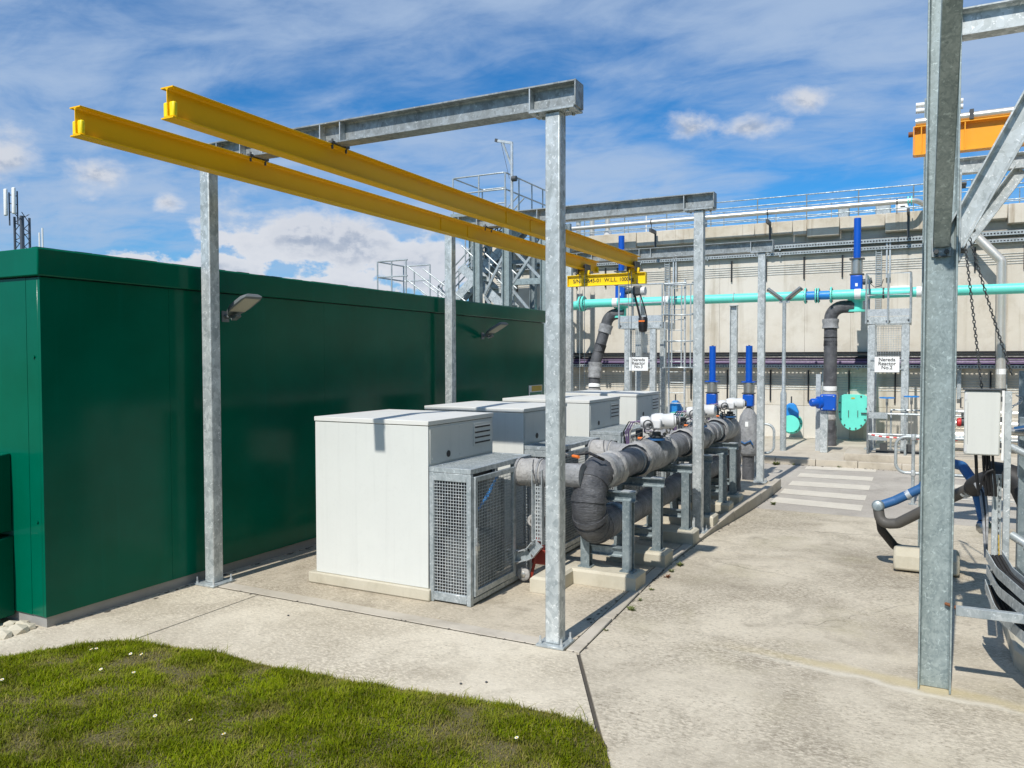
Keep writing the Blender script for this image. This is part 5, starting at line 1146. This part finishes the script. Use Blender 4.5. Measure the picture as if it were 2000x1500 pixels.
put(MB().cyl((.36, 9.02, 3.66), (.46, 8.82, 3.62), .02, n=8), 'chain_shackle', 'dark_steel', None, label='dark shackle at the top of the hanging chains', cat='shackle')
chain((.30, 9.9, 4.62), (.30, 9.9, 4.05), 'short chain hanging under the orange beam', .0, .06)

def junction():
    Y = 7.2; t = thing('junction_box', (.455, Y, 1.64), 'pale grey junction box on a galvanised strut at right', 'junction box')
    put(MB().box(.338, .572, Y, Y + .17, 1.645, 2.14), 'case', 'cabinet', t, bev=.008, seg=2); put(MB().box(.330, .575, Y - .035, Y - .002, 1.638, 2.146), 'door', 'cabinet', t, bev=.012, seg=2)
    put(MB().box(.325, .58, Y - .05, Y + .172, 2.1475, 2.154), 'rain_lip', 'dark_steel', t)
    for z in (1.66, 2.07): put(MB().box(.334, .352, Y - .038, Y - .0355, z, z + .05), 'hinge', 'gear_white', t)
    put(MB().box(.354, .3555, Y - .0365, Y - .0352, 1.72, 2.05), 'door_groove', 'dark_steel', t)
    for z in (1.70, 1.90, 2.06): put(MB().box(.5755, .586, Y - .03, Y - .01, z, z + .04), 'latch', 'dark_steel', t)
    put(MB().box(.586, .604, Y + .01, Y + .016, 1.60, 2.145), 'back_plate', 'white_plate', t)
    sw = put(MB().cyl((.337, Y + .06, 1.89), (.315, Y + .06, 1.89), .035, n=16).box(.315, .33, Y + .02, Y + .10, 1.93, 1.96), 'isolator_base', 'dark_steel', t)
    put(MB().lathe((.314, Y + .06, 1.885), (-1, 0, 0), [(.032, 0), (.036, .012), (.030, .03), (.012, .034)], 16), 'isolator_knob', 'red_mark', sw)
    put(MB().tube([(.327, Y + .08, 2.08), (.31, Y + .08, 2.08), (.31, Y + .08, 2.0), (.327, Y + .08, 2.0)], .006, 6), 'pull_handle', 'dark_steel', t)
    for k, x in enumerate((.42, .47, .49, .51, .535)):
        put(MB().tube([(x, Y + .09, 1.645), (x + .005, Y + .09, 1.56), (x + .01 + .004 * k, Y + .10, 1.45 - .02 * k), (x + .03, Y + .12, 1.30)], .010 if k else .012, 8), 'cable', 'black_plastic', t)
    put(MB().tube([(.54, Y + .06, 1.52), (.50, Y + .06, 1.50), (.47, Y + .06, 1.46), (.455, Y + .08, 1.36)], .009, 8), 'cable', 'black_plastic', t)
    s = thing('strut_post', (.632, 7.2, 0), 'galvanised strut post carrying the junction box', 'strut', 'strut posts of the right pipe rack')
    put(MB().box(.606, .652, 7.20, 7.246, .62, 2.14), 'channel', 'galv', s, bev=.003)
    s2 = thing('strut_post', (.54, 7.45, .3), 'slotted strut post below the junction box', 'strut', 'strut posts of the right pipe rack')
    put(MB().box(.548, .588, 7.42, 7.46, .55, 1.46), 'channel', 'galv', s2, bev=.002); put(MB().box(.5895, .612, 7.42, 7.46, .55, 1.46), 'return_face', 'galv_thin', s2)
    mb = MB()
    for i in range(20): mb.box(.593, .599, 7.4185, 7.4195, .58 + i * .044, .60 + i * .044)
    put(mb, 'slot', 'black_plastic', s2, kind='stuff')
    for z in (.78, 1.12, 1.30): put(MB().cyl((.60, 7.418, z), (.60, 7.395, z), .011, n=6), 'bolt', 'galv_bright', s2)
    for i, (x, y, z1, l) in enumerate(((.86, 8.6, 2.28, 'tall dark strut post behind the junction box post'), (1.0, 8.2, 2.3, 'pale strut post at the right edge of the picture'), (.80, 7.9, 1.9, 'middle strut post of the right pipe rack'))):
        q = thing('strut_post', (x, y, 0), l, 'strut', 'strut posts of the right pipe rack'); put(MB().box(x - .03, x + .03, y - .025, y + .025, .004, z1), 'channel', 'galv_support' if i in (0, 2) else 'galv', q, bev=.003)
    cc = thing('lock_chain', (.86, 8.4, 1.9), 'short loop of chain on the tall strut post', 'chain'); mb = MB()
    pp = [Vector((.80 + .05 * math.sin(k * .7), 8.53, 2.06 - .02 * k)) for k in range(9)]
    for i in range(8):
        a, b = pp[i], pp[i + 1]; c = (a + b) / 2; u = (b - a).normalized(); sdv = u.cross(Vector((0, 1, 0)) if i % 2 else Vector((1, .3, 0))).normalized()
        mb.tube([c + u * (.02 * math.cos(k * math.pi / 4)) + sdv * (.010 * math.sin(k * math.pi / 4)) for k in range(8)], .004, 5, closed=True)
    put(mb, 'links', 'galv_bright', cc, kind='stuff')
junction()
def hoses():
    t = thing('blue_hose', (-.2, 10, .6), 'blue flexible hose looping behind the large column', 'hose')
    put(MB().tube(path([(-.37, 10.0, .70), (-.22, 10.05, .76), (.06, 10.05, .93), (.24, 9.95, 1.26), (.44, 9.75, 1.24), (.54, 9.5, 1.10)], .09, 5), .052, 16), 'hose', 'blue_hose', t, smooth=80)
    put(MB().lathe((-.10, 10.05, .83), (.8, 0, .5), [(.054, 0), (.055, .05)], 14), 'band', 'galv_bright', t)
    put(MB().tube([(.55, 9.2, 1.02), (.585, 9.15, .88), (.60, 9.1, .78)], [.048, .050, .046], 14).lathe((.60, 9.1, .78), (.1, -.1, -1), [(.05, 0), (.062, .02), (.062, .06), (.055, .10)], 14), 'tail', 'blue_hose', t)
    put(MB().lathe((.605, 9.09, .76), (.1, -.1, -1), [(.062, 0), (.075, .02), (.075, .07), (.05, .10)], 14), 'coupling', 'stainless', t)
    g = thing('grey_hose', (-.2, 10, .2), 'thick grey hose with a clamped elbow lying over the concrete block', 'hose')
    put(MB().tube(path([(-.385, 9.98, .68), (-.355, 9.94, .50), (-.18, 9.9, .53), (.10, 9.75, .74), (.52, 9.2, 1.10)], .10, 5), .058, 16), 'upper_hose', 'grey_hose', g, smooth=80)
    put(MB().tube(path([(-.38, 10.06, .62), (-.35, 10.10, .40), (-.21, 10.2, .20), (.05, 10.25, .12), (.42, 10.25, .10)], .10, 5), .048, 14), 'lower_hose', 'black_hose', g, smooth=80)
    put(MB().lathe((-.385, 9.97, .70), (0, -1, .2), [(.062, -.06), (.068, -.05), (.068, .03), (.058, .05), (.05, .055)], 18), 'end_coupling', 'galv_support', g)
    put(MB().lathe((.44, 9.32, 1.02), (.55, -.68, .47), [(.064, 0), (.066, .02), (.064, .03), (.06, .05), (.066, .06), (.064, .075)], 16), 'clamp', 'galv_bright', g)
    put(MB().lathe((.50, 9.24, 1.07), (.55, -.68, .47), [(.085, 0), (.10, .04), (.11, .16), (.10, .26), (.08, .30)], 18), 'cuff', 'black_hose', g, smooth=80)
    for k in range(3): put(MB().tube([(.52 + .02 * k, 9.0, 1.16), (.56 + .02 * k, 8.9, 1.08), (.58 + .015 * k, 8.8, .9), (.60, 8.7, .5)], .016, 8), 'lead', 'black_hose' if k % 2 else 'lag_grey', g)
    b = thing('black_duct', (.95, 8.6, .8), 'fat black duct curving at the right edge', 'duct')
    put(MB().tube(path([(.62, 8.75, 1.30), (.86, 8.7, 1.28), (1.05, 8.3, .8), (1.3, 8.0, .5)], .22, 6), .12, 18), 'duct', 'black_hose', b, smooth=80)
    p = thing('valve_cluster', (.9, 7.7, 1.3), 'grey pipe stub with valve lever at the right edge', 'valve')
    put(MB().cyl((.68, 7.8, 1.78), (1.2, 7.6, 1.80), .035, n=12), 'pipe', 'stainless', p); put(MB().cyl((.70, 7.75, 1.66), (.86, 7.65, 1.58), .03, n=12).lathe((.83, 7.66, 1.59), (.8, -.5, -.3), [(.055, 0), (.055, .04)], 14), 'stub', 'galv_thin', p)
    put(MB().bar((.72, 7.7, 1.82), (.95, 7.62, 1.88), .05, .02), 'lever', 'blue_hose', p); put(MB().box(.80, .82, 7.58, 7.60, 1.42, 1.52), 'tag', 'sign_yellow', p)
    put(MB().cyl((.70, 7.6, .95), (.86, 7.5, .86), .035, n=12).lathe((.80, 7.53, .89), (.8, -.5, -.3), [(.05, 0), (.05, .04)], 14), 'lower_stub', 'galv_thin', p)
hoses()
mb = MB(); mb.prof((-.22, 10.1, .002), (.44, 10.1, .002), [(-.22, 0), (.22, 0), (.20, .16), (.10, .24), (-.16, .22)]); put(mb, 'concrete_block', 'conc_block', None, bev=.03, seg=2, label='pale rounded concrete block on the road behind the column', cat='block')
def ground_trays():
    rows = (((1926, 1092), (1946, 1127), (2000, 1176), (2090, 1255)), ((1927, 1122), (1950, 1165), (2000, 1206), (2090, 1290)), ((1924, 1150), (1943, 1205), (2000, 1256), (2090, 1345)))
    for k, (row, w) in enumerate(zip(rows, (.11, .12, .13))):
        P = []
        for (u, v_), Y in zip(row, (7.06, 6.86, 6.42, 5.9)):
            d = rt * (u - 1000) + up * (750 - v_) + fw * 1546; P.append(tuple(Vector((0, 0, 2.4)) + d * (Y / d.y)))
        z = P[0][2]; t = thing('floor_tray', (.7, 6.7, z - .1), ('top', 'middle', 'bottom')[k] + ' of three cable trays sweeping along the right edge', 'cable tray', 'cable trays sweeping right')
        C = [Vector(p) for p in path(P, .25, 4)]
        for s, nm in ((0, 'outer_flange'), (w, 'inner_flange')):
            q = []
            for i, c in enumerate(C):
                d = (C[min(i + 1, len(C) - 1)] - C[max(i - 1, 0)]); d.z = 0; d.normalize(); q.append(c + Vector((-d.y, d.x, 0)) * -(-s))
            mb = MB(); vs = []
            for c in q: vs += [c + V(-.003, 0, 0), c + V(.003, 0, 0), c + V(.003, 0, .075), c + V(-.003, 0, .075)]
            mb.add(vs, [(i * 4 + a, i * 4 + (a + 1) % 4, (i + 1) * 4 + (a + 1) % 4, (i + 1) * 4 + a) for i in range(len(q) - 1) for a in range(4)]); put(mb, nm, 'galv_thin', t)
        for j in range(4):
            q = []
            for i, c in enumerate(C):
                d = (C[min(i + 1, len(C) - 1)] - C[max(i - 1, 0)]); d.z = 0; d.normalize(); q.append(c + Vector((-d.y, d.x, 0)) * (.02 + j * .026) + V(0, 0, .02 + .012 * random.random()))
            put(MB().tube(q, .013, 8), 'cable', 'black_hose', t)
        mb = MB()
        for i in range(len(C) - 1):
            d = (C[i + 1] - C[i]); d.z = 0; d.normalize(); nn = Vector((-d.y, d.x, 0)); mb.add([C[i], C[i] + nn * w, C[i + 1] + nn * w, C[i + 1]], [(0, 1, 2, 3)])
        put(mb, 'tray_bed', 'galv_support', t)
    mb = MB(); mb.add([(.70, 8.6, .0), (.70, 7.2, .0), (.98, 6.3, 0), (2.6, 5.6, 0), (2.6, 8.6, 0), (.70, 8.6, .15), (.70, 7.2, .15), (.98, 6.3, .15), (2.6, 5.6, .15), (2.6, 8.6, .15)], [(0, 1, 6, 5), (1, 2, 7, 6), (2, 3, 8, 7), (3, 4, 9, 8), (4, 0, 5, 9), (5, 6, 7, 8, 9)])
    put(mb, 'rack_upstand', 'conc_block', None, bev=.02, label='low stained concrete upstand under the right cable trays', cat='plinth')
    s = put(MB().tube([(.596, 7.40, .98), (.60, 7.38, .8), (.595, 7.37, .72)], .004, 6), 'earth_cable', 'sign_yellow', None, label='yellow earth cable hanging beside the slotted strut', cat='cable')
ground_trays()

# ================================================================== STAIR TOWER BEHIND THE GREEN BUILDING
def stair_tower():
    t = thing('stair_tower', (-12, 21.8, 0), 'grey steel stair tower rising behind the green building', 'stair tower')
    Y0, Y1 = 20.6, 22.4
    for x, y in ((-11.70, Y0), (-10.72, Y0), (-9.5, Y0), (-12.9, Y1), (-11.5, Y1), (-10.0, Y1)):
        put(MB().ibeam((x, y, 0), (x, y, 6.55), .22, .20, .010, .014, (1, 0, 0)), 'column', 'galv_column', t)
    put(MB().box(-12.6, -10.75, Y0 - .08, Y0 + .08, 6.56, 6.74), 'deck_beam', 'galv_column', t); put(MB().box(-12.6, -10.75, Y1 - .08, Y1 + .08, 6.56, 6.74), 'deck_beam', 'galv_column', t); put(MB().box(-11.7, -10.75, Y1 + .09, 24.1, 6.60, 6.72), 'bridge', 'galv_support', t)
    put(MB().box(-12.55, -10.8, Y0 + .09, Y1 - .09, 6.68, 6.72), 'deck', 'galv_support', t); put(MB().box(-10.72, -9.5, Y0 + .12, Y0 + .20, 4.55, 4.72), 'tie_beam', 'galv_column', t)
    for a, b in (((-11.55, Y0 + .13, 4.3), (-10.75, Y0 + .13, 5.7)), ((-11.55, Y0 + .13, 4.25), (-10.8, Y0 + .13, 3.3)), ((-10.60, Y0 + .13, 4.6), (-9.6, Y0 + .13, 5.9)), ((-10.60, Y0 + .15, 5.6), (-9.6, Y0 + .15, 4.6)), ((-10.60, Y0 + .13, 4.4), (-9.6, Y0 + .13, 3.3)), ((-12.8, Y1, 5.9), (-11.6, Y1, 4.6)), ((-11.4, Y1, 5.9), (-10.1, Y1, 4.5))):
        put(MB().bar(a, b, .05, .07), 'brace', 'galv_thin', t)
    for x, y in ((-12.35, Y1), (-10.75, Y1), (-9.55, Y1), (-10.30, Y0 + .9)): put(MB().ibeam((x, y, 0), (x, y, 6.5), .16, .15, .010, .012, (1, 0, 0)), 'rear_column', 'galv_support', t)
    for z in (3.55, 5.35, 6.30): put(MB().box(-12.9, -9.5, Y1 - .25, Y1 - .19, z, z + .12), 'rear_tie', 'galv_support', t)
    for a, b in (((-12.2, Y1 - .3, 3.4), (-10.8, Y1 - .3, 5.3)), ((-10.7, Y1 - .3, 3.4), (-9.6, Y1 - .3, 5.2)), ((-9.6, Y1 - .3, 5.4), (-10.7, Y1 - .3, 6.3)), ((-12.2, Y1 - .32, 5.4), (-11.0, Y1 - .32, 6.4)), ((-10.25, Y0 + .9, 3.2), (-9.55, Y1 - .4, 4.9))):
        put(MB().bar(a, b, .05, .06), 'brace', 'galv_support', t)
    # lower landing and two flights
    put(MB().box(-15.5, -14.35, Y0 + .1, Y1 - .2, 4.28, 4.45), 'landing', 'galv_bright', t)
    def flight(x0, z0, x1, z1, y0, y1, n):
        for y in (y0, y1): put(MB().prof((x0, y, z0), (x1, y, z1), [(-.02, -.16), (.02, -.16), (.02, .12), (-.02, .12)]), 'stringer', 'galv', t)
        for i in range(n):
            f = (i + .5) / n; x = x0 + (x1 - x0) * f; z = z0 + (z1 - z0) * f
            put(MB().box(x - .13, x + .13, y0 + .03, y1 - .03, z - .02, z + .02), 'tread', 'galv_support', t)
        for y in (y0, y1):
            for h in (.62, 1.05): put(MB().cyl((x0, y, z0 + h), (x1, y, z1 + h), .024, n=8), 'hand_rail', 'galv_thin', t)
            for i in range(4):
                f = (i + .3) / 3.6; x = x0 + (x1 - x0) * f; z = z0 + (z1 - z0) * f; put(MB().cyl((x, y, z), (x, y, z + 1.05), .022, n=8), 'rail_post', 'galv_thin', t)
    flight(-14.3, 4.25, -11.2, 2.1, Y0 + .1, Y0 + 1.0, 11)
    flight(-13.6, 4.05, -11.0, 6.35, Y0 + 1.3, Y1 - .1, 12)
    flight(-12.6, 2.4, -13.9, 3.7, Y0 + 1.3, Y1 - .1, 6)
    flight(-12.4, 5.2, -10.9, 3.9, Y0 + .25, Y0 + 1.0, 7)
    for h in (1.05, .55):
        put(MB().tube(path([(-14.3, Y0 + .1, 4.45 + h), (-15.45, Y0 + .1, 4.45 + h), (-15.45, Y1 - .25, 4.45 + h), (-14.4, Y1 - .25, 4.45 + h)], .1, 4), .024, 8), 'landing_rail', 'galv_thin', t)
    for x, y in ((-14.35, Y0 + .1), (-14.9, Y0 + .1), (-15.45, Y0 + .1), (-15.45, Y1 - .25), (-14.4, Y1 - .25)): put(MB().cyl((x, y, 4.4), (x, y, 5.5), .024, n=8), 'rail_post', 'galv_thin', t)
    for x in (-13.75, -13.9):
        put(MB().tube(path([(x, Y0 + 1.25, 3.9), (x, Y0 + 1.25, 4.75), (x + .32, Y0 + 1.25, 4.95)], .1, 4), .022, 8), 'newel_loop', 'galv_thin', t)
    for h in (1.08, .60):
        put(MB().tube(path([(-10.78, 24.1, 6.74 + h), (-10.78, Y0, 6.74 + h), (-12.55, Y0, 6.74 + h), (-12.55, Y1, 6.74 + h), (-11.7, Y1, 6.74 + h)], .1, 4), .024, 8), 'deck_rail', 'galv_thin', t)
    for x, y in ((-12.55, Y0), (-11.66, Y0), (-10.78, Y0), (-12.55, Y1), (-10.78, Y1), (-11.7, Y1), (-10.78, 21.5), (-10.78, 23.2), (-10.78, 24.1)):
        put(MB().cyl((x, y, 6.74), (x, y, 7.82), .024, n=8), 'rail_post', 'galv_thin', t)
    d = thing('davit_arm', (-10.65, 20.75, 6.7), 'slim white davit crane standing on the stair tower deck', 'davit')
    put(MB().cyl((-10.62, 20.72, 6.74), (-10.62, 20.72, 8.68), .045, n=10), 'mast', 'galv_bright', d); put(MB().bar((-10.60, 20.72, 8.67), (-11.10, 20.72, 8.80), .07, .07), 'boom', 'galv_bright', d); put(MB().bar((-10.64, 20.72, 8.05), (-10.92, 20.72, 8.72), .05, .05), 'strut', 'galv_thin', d)
    put(MB().cyl((-10.98, 20.72, 8.76), (-10.70, 20.72, 7.65), .006, n=6), 'cable', 'dark_steel', d); put(MB().cyl((-10.58, 20.66, 7.62), (-10.44, 20.66, 7.62), .08, n=14), 'winch', 'dark_steel', d); put(MB().bar((-11.08, 20.72, 8.80), (-11.16, 20.72, 8.82), .09, .09), 'pulley', 'dark_steel', d)
stair_tower()

# ================================================================== TELECOM MAST FAR BEHIND
def mast():
    X, Y = -66.35, 40.; t = thing('telecom_mast', (X, Y, 0), 'dark lattice telecom mast with two white antenna panels', 'mast')
    legs = [(X - .55, Y), (X + .45, Y), (X, Y + .9)]
    for x, y in legs: put(MB().cyl((x, y, -.3), (x, y, 14.2), .10 if x < X + .3 else .17, n=8), 'leg', 'mast_steel', t)
    mb = MB(); z = 4.
    while z < 13.6:
        for (a, b), s in (((legs[0], legs[1]), 0), ((legs[1], legs[2]), .2), ((legs[2], legs[0]), .4)):
            mb.cyl((*a, z), (*b, z + .75), .035, n=5); mb.cyl((*b, z + .75), (*a, z + 1.5), .035, n=5)
        z += 1.5
    put(mb, 'lattice', 'mast_steel', t, kind='stuff')
    for x in (X - .38, X + .72): put(MB().box(x - .17, x + .17, Y - .9, Y - .68, 14.15 + (.0 if x < X else .06), 16.35), 'antenna', 'white_tube', t, bev=.08, seg=2); put(MB().cyl((x, Y - .5, 13.4), (x, Y - .5, 16.1), .06, n=8), 'antenna_pole', 'mast_steel', t)
    for z in (14.4, 15.1, 15.8): put(MB().cyl((X - .3, Y - .5, z + .1), (X + .7, Y - .5, z - .1), .05, n=6), 'cross_bar', 'mast_steel', t)
    for x, z, l in ((-63.6, 12.65, 'shorter white pole beyond the green roof'), (-63.2, 13.0, 'taller white pole beyond the green roof')):
        put(MB().cyl((x, 40, -.3), (x, 40, z), .07, n=8), 'flag_pole', 'white_tube', None, label=l, cat='pole')
mast()

# ================================================================== SMALL THINGS ON THE GROUND
def daisy(x, y, i, label):
    z = float(lawn_z(np.array([[x, y]]))[0]) + .045; t = thing('daisy', (x, y, z - .05), label, 'flower', 'white daisies in the lawn'); mb = MB(); tl = Vector((random.uniform(-.3, .3), -.25 + random.uniform(-.2, .2), 1)).normalized()
    a = tl.cross(Vector((1, 0, 0))).normalized(); b = tl.cross(a); c = Vector((x, y, z))
    for k in range(13):
        an = 2 * math.pi * k / 13; d = a * math.cos(an) + b * math.sin(an); s = tl.cross(d)
        mb.add([c + d * .004 - s * .002, c + d * .004 + s * .002, c + d * .0105 + s * .0027 + tl * .002, c + d * .0135 + tl * .001, c + d * .0105 - s * .0027 + tl * .002], [(0, 1, 2, 3, 4)])
    put(mb, 'petals', 'petal', t); put(MB().lathe(c, tl, [(.006, 0), (.006, .002), (.003, .005)], 8), 'eye', 'daisy_eye', t); put(MB().cyl(c - V(0, 0, .05), c, .0012, n=5), 'stalk', 'weed', t)
DA = [((178, 1268), 'left of a pair of daisies at the far left lawn edge'), ((188, 1266), 'right of a pair of daisies at the far left lawn edge'), ((255, 1277), 'daisy behind the tuft at the lawn corner'), ((197, 1310), 'daisy on the left half of the lawn, nearer the edge'), ((261, 1317), 'daisy on the left half of the lawn beside a bare patch'), ((372, 1416), 'single daisy in the middle of the lawn'), ((303, 1407), 'tiny daisy left of the middle one'), ((1009, 1442), 'daisy near the right tip of the lawn'), ((4, 1332), 'daisy cut by the left picture edge'), ((276, 1278), 'faint daisy behind the lawn corner'), ((437, 1445), 'small daisy low in the middle of the lawn')]
def pix(px, py, z=0.):
    v = rt * (px - 1000) + up * (750 - py) + fw * 1546; k = (z - 2.4) / v.z; return v.x * k, v.y * k
for i, ((a, b), l) in enumerate(DA):
    x, y = pix(a, b, .12); daisy(x, y, i, l)
def weed(x, y, z, s, n, label, mat='weed'):
    s *= .62
    mb = MB(); c = Vector((x, y, z))
    for k in range(n):
        an = random.uniform(0, 6.28); L = s * random.uniform(.6, 1.1); d = Vector((math.cos(an), math.sin(an), random.uniform(.25, 1.3))).normalized(); w = d.cross(Vector((0, 0, 1))).normalized() * L * .13
        o = c + Vector((random.uniform(-s, s), random.uniform(-s, s), 0)) * .25
        mb.add([o - w * .3, o + w * .3, o + d * L * .55 + w, o + d * L + V(0, 0, -.15 * L), o + d * L * .55 - w], [(0, 1, 2, 3, 4)])
    put(mb, 'weed', mat, None, label=label, cat='weed', group='weeds in the kerb joint', loc=(x, y, z), smooth=180)
WE = [((1232, 1192), .10, 26, 'flat rosette weed in the kerb joint, nearest the front post'), ((1183, 1232), .06, 14, 'dry weed wisp in the kerb joint beside the front post'), ((1250, 1173), .07, 16, 'small weed in the kerb joint just beyond the rosette'), ((1272, 1153), .07, 18, 'dull weed in the kerb joint below the nearest plinth'), ((1312, 1117), .08, 26, 'low weed beside a grassy tuft at the kerb'), ((1328, 1105), .11, 40, 'bright grassy tuft in the kerb joint'), ((1303, 1128), .09, 22, 'reddish low weed at the kerb'), ((1510, 972), .14, 22, 'weed at the end of the slab kerb by the crossing')]
for (a, b), s, n, l in WE:
    x, y = pix(a, b, .0); weed(x, y, .0 + zr(y), s, n, l, 'rust' if 'reddish' in l else 'weed')
for (a, b), s, n, l in (((1517, 908), .22, 40, 'mossy tuft at the foot of the far kerb'), ((1559, 900), .13, 16, 'dark weed in a far kerb joint, left'), ((1642, 908), .12, 14, 'dark weed in a far kerb joint, right')):
    x, y = pix(a, b, -.12); weed(x, min(y, 19.58), -.118, s, n, l)
for k, ((a, b), s) in enumerate((((12, 1232), .10), ((32, 1230), .11), ((52, 1224), .09), ((20, 1219), .08), ((5, 1240), .09), ((40, 1218), .07))):
    x, y = pix(a, b, .02); mb = MB(); bm = bmesh.new(); bmesh.ops.create_icosphere(bm, subdivisions=1, radius=s)
    vs = [(v.co.x * random.uniform(.7, 1.2) + x, v.co.y * random.uniform(.7, 1.1) + y, v.co.z * random.uniform(.3, .5) + .02) for v in bm.verts]; bm.verts.index_update(); fs = [tuple(v.index for v in f.verts) for f in bm.faces]; bm.free()
    mb.add(vs, fs); put(mb, 'stone', 'pale_stone', None, smooth=10, label=('pale stone at the green building corner, nearest its plinth', 'largest pale stone at the green building corner', 'rightmost pale stone at the green building corner', 'small pale stone against the green plinth', 'leftmost pale stone at the picture edge', 'farthest small pale stone under the green wall')[k], cat='stone', group='pale stones at the building corner')
for k, ((a, b), l) in enumerate((((563, 1201), 'dark pebble on the apron left of the cabinet cage'), ((900, 1334), 'dark pebble on the apron near the lawn, left of two'), ((950, 1331), 'dark pebble on the apron near the lawn, right of two'), ((857, 1205), 'small white chip on the apron below the cage'))):
    x, y = pix(a, b, .01); put(MB().lathe((x, y, .001), (0, 0, 1), [(.007, 0), (.011, .004), (.009, .009), (.004, .011)], 7), 'pebble', 'pale_stone' if 'white' in l else 'dark_steel', None, label=l, cat='pebble')

# ------------------------------------------------------------------ unseen building added right of the view to shade right-facing sides
def added_right_building():
    X, Y0, Y1, H = 5.2, -14, 17.2, 9.2
    t = thing('unseen_shade_building', (X + 5, 2, 0), 'tall unseen dark green building added right of the road to shade right-facing sides', 'building')
    put(MB().box(X, X + 10, Y0, Y1, -.1, .5), 'plinth', 'conc_block', t)
    y = Y0
    while y < Y1 - .1:
        y2 = min(y + 1.04, Y1); put(MB().box(X + .02, X + 10, y, y2 - .01, .5, H), 'cladding_sheet', 'green_grp', t); y = y2
    put(MB().box(X - .08, X + 10.1, Y0 - .1, Y1 + .1, H, H + .3), 'roof_fascia', 'green_grp', t)
added_right_building()

def joint_dirt():
    mb = MB()
    def blob(x, y, z, r):
        n = 7; a0 = random.uniform(0, 6); vs = [(x + r * random.uniform(.5, 1.2) * math.cos(a0 + k * 6.283 / n) * .55, y + r * random.uniform(.5, 1.2) * math.sin(a0 + k * 6.283 / n), z) for k in range(n)] + [(x, y, z + r * .12)]
        mb.add(vs, [(k, (k + 1) % n, n) for k in range(n)])
    for _ in range(170):
        y = random.uniform(6.0, 15.6); blob(kx(y) + random.gauss(.008, .018), y, zr(y) + .002, abs(random.gauss(.0, .013)) + .005)
    for _ in range(70):
        y = random.uniform(6.1, 13); blob(kx(y) - .13 + random.gauss(-.02, .03), y, .003, abs(random.gauss(.0, .02)) + .006)
    for _ in range(26):
        x = random.uniform(-6.3, -2.5)
        for _k in range(random.randint(1, 5)): blob(x + random.gauss(0, .05), 5.928 + random.gauss(0, .008), .003, abs(random.gauss(.0, .008)) + .003)
    for _ in range(160):
        x = random.uniform(-12, 1.5); blob(x, 19.585 + random.gauss(-.03, .02), -.117, abs(random.gauss(.0, .03)) + .015)
    for _ in range(160):
        y = random.uniform(4.4, 14.5); blob(-6.86 + abs(random.gauss(.01, .03)), y, .003, abs(random.gauss(.0, .02)) + .008)
    o = put(mb, 'joint_dirt', 'joint_dark', smooth=180, loc=(-3, 10, 0)); tag(o, 'dark dirt and moss gathered along the kerb joints', 'dirt', kind='stuff')
joint_dirt()

# hairline cracks in the concrete
def cracks():
    mb = MB()
    def crack(p, q, n, j, w=.0032):
        pts = [Vector(p).lerp(Vector(q), i / n) + Vector((random.gauss(0, j), random.gauss(0, j), 0)) for i in range(n + 1)]
        for i in range(n):
            a, b = pts[i], pts[i + 1]; d = (b - a).normalized(); s_ = Vector((-d.y, d.x, 0)) * w * random.uniform(.5, 1.3)
            mb.add([(a.x - s_.x, a.y - s_.y, zr(a.y) + .0016), (a.x + s_.x, a.y + s_.y, zr(a.y) + .0016), (b.x + s_.x, b.y + s_.y, zr(b.y) + .0016), (b.x - s_.x, b.y - s_.y, zr(b.y) + .0016)], [(0, 1, 2, 3)])
    crack((-2.2, 9.4, 0), (-1.0, 9.0, 0), 14, .02, .0018)
    crack((-.9, 7.4, 0), (.0, 8.6, 0), 16, .02, .0012); crack((-2.1, 11.9, 0), (.9, 12.3, 0), 22, .02, .003)
    o = put(mb, 'hairline_cracks', 'joint_dark', smooth=180, loc=(-2, 7, 0)); tag(o, 'fine hairline cracks wandering across the concrete', 'cracks', kind='stuff')
cracks()
# small fittings and loose leads crowded along the top of the header
def header_clutter(y, label):
    t = thing('instrument_cluster', (HX, y, 1.34), label, 'fittings', 'instrument fittings on the header')
    for k in range(5):
        x = HX + random.uniform(-.12, .10); yy = y + random.uniform(-.28, .34); z = HZ + math.sqrt(max(.004, .19 ** 2 - (x - HX) ** 2)) - .01
        put(MB().cyl((x, yy, z), (x, yy, z + random.uniform(.06, .13)), .013, n=8).cyl((x, yy, z + .05), (x, yy, z + .075), .026, n=6), 'fitting', ('stainless', 'dark_steel', 'galv_thin')[k % 3], t)
    for k in range(6):
        a = Vector((HX + random.uniform(-.25, .0), y + random.uniform(-.3, .1), 1.40 + random.uniform(0, .12))); b = Vector((HX + random.uniform(-.15, .14), y + random.uniform(.0, .4), 1.37 + random.uniform(0, .06)))
        m1 = a.lerp(b, .35) + Vector((random.uniform(-.1, .1), 0, random.uniform(.04, .16))); m2 = a.lerp(b, .7) + Vector((random.uniform(-.1, .1), 0, random.uniform(-.02, .10)))
        put(MB().tube([a, a.lerp(m1, .6) + V(0, 0, .03), m1, m2, b], .0075, 6), 'lead', ('black_plastic', 'black_plastic', 'lag_pale', 'purple_cable', 'black_plastic', 'dark_steel')[k], t)
    put(MB().box(HX - .20, HX - .12, y - .30, y - .22, 1.38, 1.50), 'terminal_box', 'dark_steel', t, bev=.01)
    put(MB().cyl((HX - .16, y - .26, 1.30), (HX - .16, y - .26, 1.38), .015, n=8), 'box_stem', 'stainless', t)
header_clutter(10.05, 'tangle of leads and fittings beside the nearest white actuator')
header_clutter(12.2, 'tangle of leads and fittings beside the second white actuator')
header_clutter(13.75, 'tangle of leads and fittings at the far end of the header')
